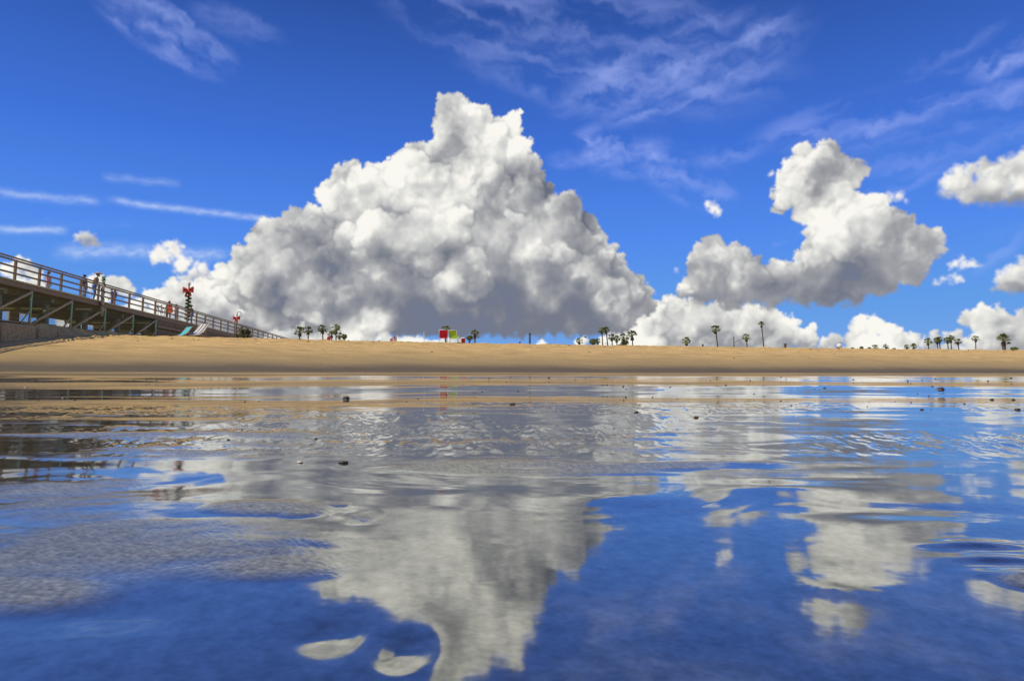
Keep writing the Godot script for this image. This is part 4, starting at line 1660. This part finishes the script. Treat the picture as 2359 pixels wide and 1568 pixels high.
func make_crest_things() -> void:
	leaf_mat = surface(lin(0.10, 0.135, 0.028), lin(0.21, 0.25, 0.06), 0.7, 0.4, 24)
	leaf_mat.backlight = Color(0.10, 0.13, 0.03)
	dead_mat = surface(lin(0.08, 0.055, 0.03), lin(0.17, 0.12, 0.06), 0.9, 0.6, 25)
	trunk_mat = surface(lin(0.07, 0.055, 0.045), lin(0.17, 0.13, 0.10), 0.9, 0.8, 26)
	for i in 4:
		crowns.append(palm_crown(50 + i, 34, 0.5))
	skirts = [palm_skirt(60), palm_skirt(61)]
	var white := plain(lin(0.72, 0.72, 0.72), 0.4)
	beach_chair("red fabric beach chair with white frame standing on the sand crest", 1020, 0.985, lin(0.80, 0.012, 0.04), lin(0.75, 0.75, 0.75), 0.1, 0.58, 0.14)
	beach_chair("lime green fabric beach chair beside the red one on the crest", 1044, 0.985, lin(0.48, 0.86, 0.02), lin(0.72, 0.74, 0.68), -0.22, 0.56, 0.18)
	low_chair("low teal beach chair on sand beside the pier", 413, 0.955, [lin(0.05, 0.42, 0.55), lin(0.07, 0.50, 0.64), lin(0.05, 0.42, 0.55)], 1.0, 0.95)
	low_chair("low striped pale blue and white beach chair beside the pier", 446, 0.955, [lin(0.35, 0.48, 0.62), lin(0.7, 0.7, 0.7), lin(0.06, 0.06, 0.08), lin(0.7, 0.7, 0.7), lin(0.35, 0.48, 0.62), lin(0.08, 0.08, 0.1), lin(0.55, 0.6, 0.66)], 1.15, 1.25)
	# red bin
	var p := on_beach(1066, 1.0)
	var bin := thing("beach_bin", "red plastic bin with white lid standing on the sand crest", "bin", p, 0.2)
	bin.scale = Vector3.ONE * 0.62
	var st := st_new()
	lathe(st, [Vector2(0.0, -0.05), Vector2(0.19, -0.05), Vector2(0.24, 0.42), Vector2(0.26, 0.44), Vector2(0.26, 0.47), Vector2(0.22, 0.47)], 20)
	part("body", done(st), plain(lin(0.62, 0.03, 0.025), 0.5), bin)
	st = st_new()
	lathe(st, [Vector2(0.27, 0.465), Vector2(0.27, 0.50), Vector2(0.15, 0.56), Vector2(0.0, 0.58)], 20)
	part("lid", done(st), white, bin)
	part("handle", tube_mesh([Vector3(-0.08, 0.56, 0), Vector3(-0.06, 0.61, 0), Vector3(0.06, 0.61, 0), Vector3(0.08, 0.56, 0)], [0.012, 0.012, 0.012, 0.012], 6), white, bin)
	# red beach bag near the left palms
	p = on_beach(754, 1.02)
	var bag := thing("beach_bag", "small red beach bag with pale top on the crest below palms", "bag", p, 0.5)
	part("body", lump(Vector3(0.13, 0.14, 0.09), 0.25, 8), plain(lin(0.55, 0.06, 0.05), 0.8), bag, Transform3D(Basis(), Vector3(0, 0.11, 0)))
	part("handle", tube_mesh([Vector3(-0.06, 0.21, 0), Vector3(-0.04, 0.32, 0), Vector3(0.04, 0.32, 0), Vector3(0.06, 0.21, 0)], [0.02, 0.02, 0.02, 0.02], 6), plain(lin(0.6, 0.5, 0.45), 0.8), bag)
	# dark lumps
	var dark := surface(lin(0.03, 0.03, 0.035), lin(0.09, 0.08, 0.08), 0.9, 2.0, 27)
	for d in [["dark heap of kelp on the crest beside the red chair", 1000.0, 1.0, 0.2, 0.07], ["small dark heap of kelp on the crest beside left palms", 800.0, 1.0, 0.13, 0.06], ["low dark heap of kelp on the crest below the palm row", 1430.0, 1.0, 0.2, 0.06]]:
		var k := tag(part("kelp_heap", lump(Vector3(d[3], d[4], d[3] * 0.8), 0.7, int(d[1])), dark, self), d[0], "seaweed", "kelp heaps on the crest")
		k.name = numbered("kelp_heap")
		k.position = on_beach(d[1], d[2]) + Vector3(0, d[4] * 0.3, 0)
	# timber post on the crest
	var timber := surface(lin(0.05, 0.04, 0.035), lin(0.15, 0.12, 0.09), 0.9, 1.5, 28)
	for d in [["tall weathered timber post standing alone on the crest", 1220.0, 769.0, 1.3, 0.085], ["short green post stump on the crest left of the tall timber post", 1197.0, 789.0, 1.3, 0.07], ["short dark post on the crest left of the leaning tall palm", 1619.0, 794.0, 1.6, 0.09], ["squat brown post on the crest right of the tallest palm", 1809.0, 793.0, 1.6, 0.13]]:
		var foot := on_beach(d[1], d[3])
		var top := at_depth(d[1], d[2], -foot.z)
		var o := thing("timber_post", d[0], "post", foot, 0.0, "posts on the sand crest")
		part("shaft", tube_mesh([Vector3(0, -0.3, 0), top - foot], [d[4], d[4] * 0.9], 10), timber, o)
		part("cap", tube_mesh([top - foot, top - foot + Vector3(0, 0.06, 0)], [d[4] * 1.12, d[4] * 1.05], 10), plain(lin(0.04, 0.04, 0.04), 0.8), o)
	# thin mast and flag
	var foot := on_beach(976, 1.5)
	var top := at_depth(976, 766, -foot.z)
	var mast := thing("mast", "thin pale bare mast on the crest right of the flag", "mast", foot)
	part("pole", tube_mesh([Vector3(0, -0.3, 0), top - foot], [0.035, 0.02], 6), white, mast)
	part("truck", lump(Vector3(0.045, 0.045, 0.045), 0.0, 1, 6, 8), white, mast, Transform3D(Basis(), top - foot))
	foot = on_beach(913, 1.5)
	top = at_depth(913, 773, -foot.z)
	var flag := thing("flag", "small striped flag on a thin pole behind the sand crest", "flag", foot)
	part("pole", tube_mesh([Vector3(0, -0.3, 0), top - foot], [0.03, 0.02], 6), white, flag)
	var cloth := Node3D.new()
	cloth.name = "flag_cloth"
	flag.add_child(cloth)
	cloth.position = top - foot + Vector3(0, -0.02, 0)
	for i in 13:
		var strip := st_new()
		strip.set_smooth_group(0)
		for k in 8:
			var x0 := -0.52 * k / 8.0
			var x1 := -0.52 * (k + 1) / 8.0
			var sag0 := 0.5 * x0 * x0 * 2.0
			var sag1 := 0.5 * x1 * x1 * 2.0
			var z0 := 0.05 * sin(k * 0.9)
			var z1 := 0.05 * sin((k + 1) * 0.9)
			var y0 := -0.031 * i
			quad(strip, Vector3(x0, y0 - sag0, z0), Vector3(x1, y0 - sag1, z1), Vector3(x1, y0 - 0.031 - sag1, z1), Vector3(x0, y0 - 0.031 - sag0, z0))
		part("stripe", done(strip), plain(lin(0.55, 0.06, 0.08) if i % 2 == 0 else lin(0.7, 0.7, 0.7), 0.8), cloth)
	var canton := st_new()
	canton.set_smooth_group(0)
	for k in 4:
		var x0 := -0.21 * k / 4.0
		var x1 := -0.21 * (k + 1) / 4.0
		quad(canton, Vector3(x0, -x0 * x0, 0.05 * sin(k * 0.36) + 0.006), Vector3(x1, -x1 * x1, 0.05 * sin((k + 1) * 0.36) + 0.006), Vector3(x1, -0.217 - x1 * x1, 0.05 * sin((k + 1) * 0.36) + 0.006), Vector3(x0, -0.217 - x0 * x0, 0.05 * sin(k * 0.36) + 0.006))
	part("canton", done(canton), plain(lin(0.05, 0.06, 0.22), 0.8), cloth)
	# street lamp
	foot = Vector3.ZERO
	top = at_depth(1690, 775, 190.0)
	foot = Vector3(top.x, 1.7, top.z)
	var lamp := thing("street_lamp", "dark street lamp pole with short side arm between two palms", "street lamp", foot)
	part("pole", tube_mesh([Vector3.ZERO, top - foot], [0.22, 0.14], 8), trunk_mat, lamp)
	part("arm", tube_mesh([top - foot + Vector3(0, -1.9, 0), top - foot + Vector3(1.1, -1.1, 0), top - foot + Vector3(1.7, -1.0, 0)], [0.06, 0.05, 0.05], 6), trunk_mat, lamp)
	part("lamp_head", lump(Vector3(0.4, 0.12, 0.16), 0.1, 3), plain(lin(0.30, 0.30, 0.30), 0.5), lamp, Transform3D(Basis(), top - foot + Vector3(1.9, -1.02, 0)))
	# white dome
	var c := at_depth(1934, 797, 120.0)
	var dome := thing("radar_dome", "white round dome on a brown base behind the crest", "dome", Vector3(c.x, 1.7, c.z))
	st = st_new()
	var prof := []
	for i in 13:
		var a := PI * i / 12.0
		prof.append(Vector2(sin(a) * 0.47, cos(a) * 0.47))
	lathe(st, prof, 20)
	part("shell", done(st), white, dome, Transform3D(Basis(), c - dome.position))
	part("base", tube_mesh([Vector3.ZERO, c - dome.position + Vector3(-0.1, -0.35, 0)], [0.5, 0.3], 12), surface(lin(0.12, 0.06, 0.03), lin(0.26, 0.14, 0.08), 0.9, 1.0, 29), dome)
	part("bracket", beam_mesh(c - dome.position + Vector3(-0.5, -0.25, 0.1), c - dome.position + Vector3(0.0, -0.45, 0.1), 0.3, 0.2), plain(lin(0.14, 0.07, 0.04), 0.9), dome)
	# palms: label, x, y of the crown's middle, width in the photograph, distance, lean, variant
	var z := 240.0
	palm("low fan palm with one drooping side leaf, first beyond the pier", 690, 764, 18, z, -0.4, 0)
	palm("fan palm second beyond the pier with slim trunk", 709, 761, 16, z, 0.3, 1)
	palm("fan palm third beyond the pier with lopsided crown", 742, 758, 18, z, 0.6, 2)
	palm("short fan palm left in the thick palm clump", 763, 770, 14, z + 10, 0.5, 3)
	palm("tallest fan palm of the thick clump near the pier", 773, 758, 17, z, 0.3, 0)
	palm("short dark fan palm right in the thick palm clump", 781, 773, 13, z + 14, 0.2, 1)
	bushy_tree("green bushy tree at the foot of the thick palm clump", 792, 775, 14, 8, z + 8, 71)
	palm("fan palm with full skirt standing right behind the red chair", 1026, 761, 20, z - 20, 0.2, 2, 1.3)
	palm("small fan palm right of the red bin", 1093, 770, 16, z, 0.4, 3)
	bushy_tree("green bushy tree between the red bin and a small palm", 1081, 778, 15, 8, z, 72)
	z = 260.0
	palm("small lone fan palm left of the double palms", 1334, 786, 12, z, 0.3, 0)
	bushy_tree("broad dark green bushy tree below the double palms", 1366, 787, 17, 9, z + 5, 73)
	palm("small fan palm growing in the bushy tree below the double palms", 1377, 786, 11, z, 0.2, 1)
	palm("slim fan palm, left of the tall pair", 1386, 761, 13, z, 0.5, 2)
	palm("slim fan palm, right of the tall pair", 1396, 761, 13, z, 0.9, 3)
	palm("fan palm left end of the four beside the tall pair", 1409, 777, 14, z, 0.4, 1)
	palm("bushy fan palm second of the four beside the tall pair", 1420, 781, 13, z, 0.4, 0)
	palm("fan palm third of the four beside the tall pair", 1436, 777, 15, z, 0.2, 2)
	bushy_tree("dark bushy tree beneath the third palm of the row", 1439, 789, 18, 9, z + 6, 74)
	palm("fan palm with bare trunk right end of the four", 1456, 773, 18, z, 0.3, 3)
	palm("lone small fan palm left of the leaning tall palm", 1581, 786, 15, z, 0.3, 0)
	palm("tall leaning fan palm with thick trunk left of the street lamp", 1648, 759, 16, z - 20, 1.0, 1)
	palm("fan palm with ragged crown right of the street lamp", 1719, 777, 15, z, 0.5, 2)
	palm("tallest slim palm with a tiny crown", 1754, 747, 11, z, 0.8, 3)
	z = 330.0
	bushy_tree("tiny bushy tree beyond the crest right of the white dome", 1964, 803, 9, 4, z, 75)
	bushy_tree("small bushy tree, left of two close ones right of the dome", 1985, 801, 9, 5, z, 76)
	bushy_tree("small bushy tree, right of two close ones right of the dome", 2003, 802, 8, 4, z, 77)
	palm("palm crown barely showing above the crest, first right of the dome", 2016, 800, 10, z, 0.2, 1)
	palm("palm crown barely showing above the crest, second right of the dome", 2041, 799, 10, z, 0.2, 0)
	bushy_tree("small dark bushy tree left of a half hidden palm", 2060, 804, 8, 4, z, 78)
	palm("half hidden small palm left of the slim row", 2089, 799, 9, z, 0.2, 2)
	palm("half hidden small palm with wide crown", 2105, 798, 11, z, 0.3, 3)
	palm("slim palm at the left end of the slim row", 2138, 787, 13, z, 0.4, 0)
	palm("slim palm, left trunk of the first close pair", 2159, 785, 12, z, 0.4, 1)
	palm("slim palm, right trunk of the first close pair", 2164, 782, 13, z, 0.4, 2)
	palm("slim palm, left trunk of the second close pair", 2183, 784, 12, z, 0.3, 3)
	palm("slim palm, right trunk of the second close pair", 2190, 781, 14, z, 0.5, 0)
	palm("slim palm at the right end of the slim row", 2207, 787, 12, z, 0.6, 1)
	palm("lone slim palm with a bent trunk", 2248, 780, 12, z, -0.5, 2)
	palm("stout palm with thick trunk and wide flat crown", 2312, 783, 22, 210.0, 0.1, 3, 2.2)
	bushy_tree("low green bushy tree right of the stout palm", 2337, 803, 15, 5, 230.0, 79)
	# weeds by the pier
	var w := thing("weed_clump", "tangled dry weeds growing beside the pier near the second lamp", "weeds", on_beach(556, 1.02))
	part("foliage", bush_mesh(81, Vector3(0.6, 0.85, 0.5), 700, 0.16), surface(lin(0.06, 0.06, 0.025), lin(0.15, 0.14, 0.06), 0.9, 1.0, 30), w)
	part("stem", tube_mesh([Vector3(0, -0.1, 0), Vector3(0.05, 0.6, 0)], [0.03, 0.015], 6), trunk_mat, w)
	# flying birds
	var feather := plain(lin(0.05, 0.045, 0.045), 0.8)
	var flock := [[1338, 775], [1347, 776], [1349, 777], [1357, 780], [1366, 783], [1371, 784], [1375, 785], [1395, 791]]
	var proto: Node3D = null
	for i in flock.size():
		var at := at_depth(flock[i][0], flock[i][1], 90.0 + 2.0 * i)
		if proto == null:
			proto = thing("bird", "dark bird flying in a line over the crest", "bird", at, 0.3, "birds flying in a line")
			proto.scale = Vector3.ONE * 0.3
			part("body", lump(Vector3(0.48, 0.13, 0.13), 0.1, 2), feather, proto)
			for sd in [-1.0, 1.0]:
				var wing := st_new()
				wing.set_smooth_group(0)
				quad(wing, Vector3(0.18, 0.03, 0.05 * sd), Vector3(-0.2, 0.03, 0.05 * sd), Vector3(-0.18, 0.28, 0.55 * sd), Vector3(0.14, 0.30, 0.55 * sd))
				quad(wing, Vector3(0.14, 0.30, 0.55 * sd), Vector3(-0.18, 0.28, 0.55 * sd), Vector3(-0.22, 0.22, 1.05 * sd), Vector3(-0.08, 0.23, 1.1 * sd))
				part("wing", done(wing), feather, proto)
			part("tail", beam_mesh(Vector3(-0.42, 0, 0), Vector3(-0.68, 0, 0), 0.16, 0.03), feather, proto)
		else:
			copy(proto, "dark bird flying in a line over the crest", at, 0.3 + 0.3 * sin(i * 2.0), 0.3)


# ---------------------------------------------------------------- what the tide left
# the spot on the flat seen at a photograph pixel
func on_flat(px: float, py: float) -> Vector3:
	var r := pixel_ray(px, py)
	r /= -r.z
	var z := 2.0
	for i in 4000:
		var y := EYE + r.y * z
		if y <= film_y(r.x * z, z):
			break
		z += 0.02
		if z > crest(r.x * z) - FACE:
			break
	return Vector3(r.x * z, film_y(r.x * z, z), -z)


func make_debris() -> void:
	var g := RandomNumberGenerator.new()
	g.seed = 91
	var stone := surface(lin(0.03, 0.027, 0.025), lin(0.10, 0.085, 0.07), 0.55, 6.0, 33)
	var pale := surface(lin(0.45, 0.40, 0.33), lin(0.70, 0.65, 0.58), 0.6, 8.0, 34)
	var wood := surface(lin(0.07, 0.05, 0.035), lin(0.20, 0.14, 0.09), 0.9, 6.0, 35)
	# clumps one can tell apart
	var named := [["dark block of driftwood lying in the shallow film", 2167, 897, 17, "driftwood"], ["small dark crab shell on the rilled sand", 1604, 962, 11, "shell"], ["mussel clump on the flat below the left white reflection", 797, 917, 14, "mussel"], ["dark stone at the end of the long tan strip", 2286, 921, 9, "stone"], ["stone beside the end of the long tan strip", 2335, 921, 8, "stone"], ["lone dark stone on blue film right of the rills", 2124, 944, 8, "stone"], ["flat dark stone at the edge of the blue film", 2345, 944, 12, "stone"], ["brown shell lying on the long tan strip", 1180, 931, 11, "shell"], ["reddish brown shell beside the line of tiny pebbles", 2530 * 0.921, 946 * 0.921, 6, "shell"], ["dark stone among pools on the far flat", 1900, 894, 7, "stone"], ["dark kelp scrap beside the smooth channel", 1466, 950, 9, "kelp"], ["oval dark stone on the pale reflection in front", 788, 1156, 22, "stone"], ["cream shell half sunk beside the sand ridge", 686, 1170, 14, "shell"], ["dark stone at the end of the little rill bank", 727, 1012, 8, "stone"], ["brown stone on the rill bank", 525, 1014, 8, "stone"]]
	for d in named:
		var at := on_flat(d[1], d[2])
		var r: float = d[3] / 2.0 / FOCAL * -at.z
		var o: Node3D
		if d[4] == "driftwood":
			o = thing("driftwood", d[0], "driftwood", at, 0.1)
			part("block", lump(Vector3(r, r * 0.42, r * 0.7), 0.7, 3, 10, 14), wood, o, Transform3D(Basis(), Vector3(0, -r * 0.1, 0)))
			part("bark", lump(Vector3(r * 0.8, r * 0.16, r * 0.6), 0.8, 4, 8, 12), stone, o, Transform3D(Basis(), Vector3(0.1 * r, r * 0.34, 0)))
			continue
		var names := {"stone": "stone", "shell": "shell", "mussel": "mussel_clump", "kelp": "kelp_scrap"}
		var cats := {"stone": "stone", "shell": "shell", "mussel": "shell", "kelp": "seaweed"}
		var m := pale if d[0].begins_with("cream") else (wood if d[4] == "shell" else stone)
		o = part(names[d[4]], lump(Vector3(r, r * (0.35 if d[3] > 18 else 0.5), r * 0.7), 0.5 if d[4] == "stone" else 0.9, int(d[1])), m, self)
		o.name = numbered(names[d[4]])
		tag(o, d[0], cats[d[4]])
		o.position = at + Vector3(0, r * 0.12, 0)
	# small look-alike pebbles along the far flat
	var proto := []
	for i in 5:
		proto.append(lump(Vector3(1, g.randf_range(0.4, 0.8), g.randf_range(0.6, 1.0)), 0.6, 200 + i, 6, 8))
	for i in 80:
		var x := g.randf_range(20, 2340)
		var y: float = 868 + pow(g.randf(), 1.4) * 62 if i < 66 else g.randf_range(925, 960)
		if x < 1100 and g.randf() < 0.45:
			x = g.randf_range(1300, 2340)
		var at := on_flat(x, y)
		var r := g.randf_range(0.9, 2.7) / FOCAL * -at.z
		var light := i % 9 == 0
		var o := part("shell" if light else "pebble", proto[i % 5], pale if light else stone, self)
		o.name = numbered("shell" if light else "pebble")
		o.position = at + Vector3(0, r * 0.2, 0)
		o.scale = Vector3.ONE * r
		o.rotation.y = g.randf_range(0, TAU)
		if light:
			tag(o, "tiny pale shell lying on the far wet flat", "shell", "tiny pale shells on the far flat")
		else:
			tag(o, "tiny dark pebble lying on the far wet flat", "pebble", "tiny dark pebbles on the far flat")
	# clods on the beach face
	var clod := surface(lin(0.10, 0.075, 0.045), lin(0.22, 0.16, 0.09), 0.95, 3.0, 36)
	for i in 110:
		var px := g.randf_range(10, 2350)
		var t := g.randf_range(0.35, 0.97) if i % 3 == 0 else g.randf_range(0.78, 0.98)
		var at := on_beach(px, t)
		var r := g.randf_range(0.02, 0.065)
		var o := part("kelp_scrap", proto[i % 5], clod, self)
		o.name = numbered("kelp_scrap")
		o.position = at + Vector3(0, r * 0.25, 0)
		o.scale = Vector3(r * 1.6, r * 0.8, r)
		o.rotation.y = g.randf_range(0, TAU)
		tag(o, "small dry kelp scrap lying on the sloping beach face", "seaweed", "kelp scraps on the beach face")


func _ready() -> void:
	make_camera()
	make_light()
	make_ground()
	make_pier()
	make_pier_lamps()
	make_people()
	make_crest_things()
	make_debris()
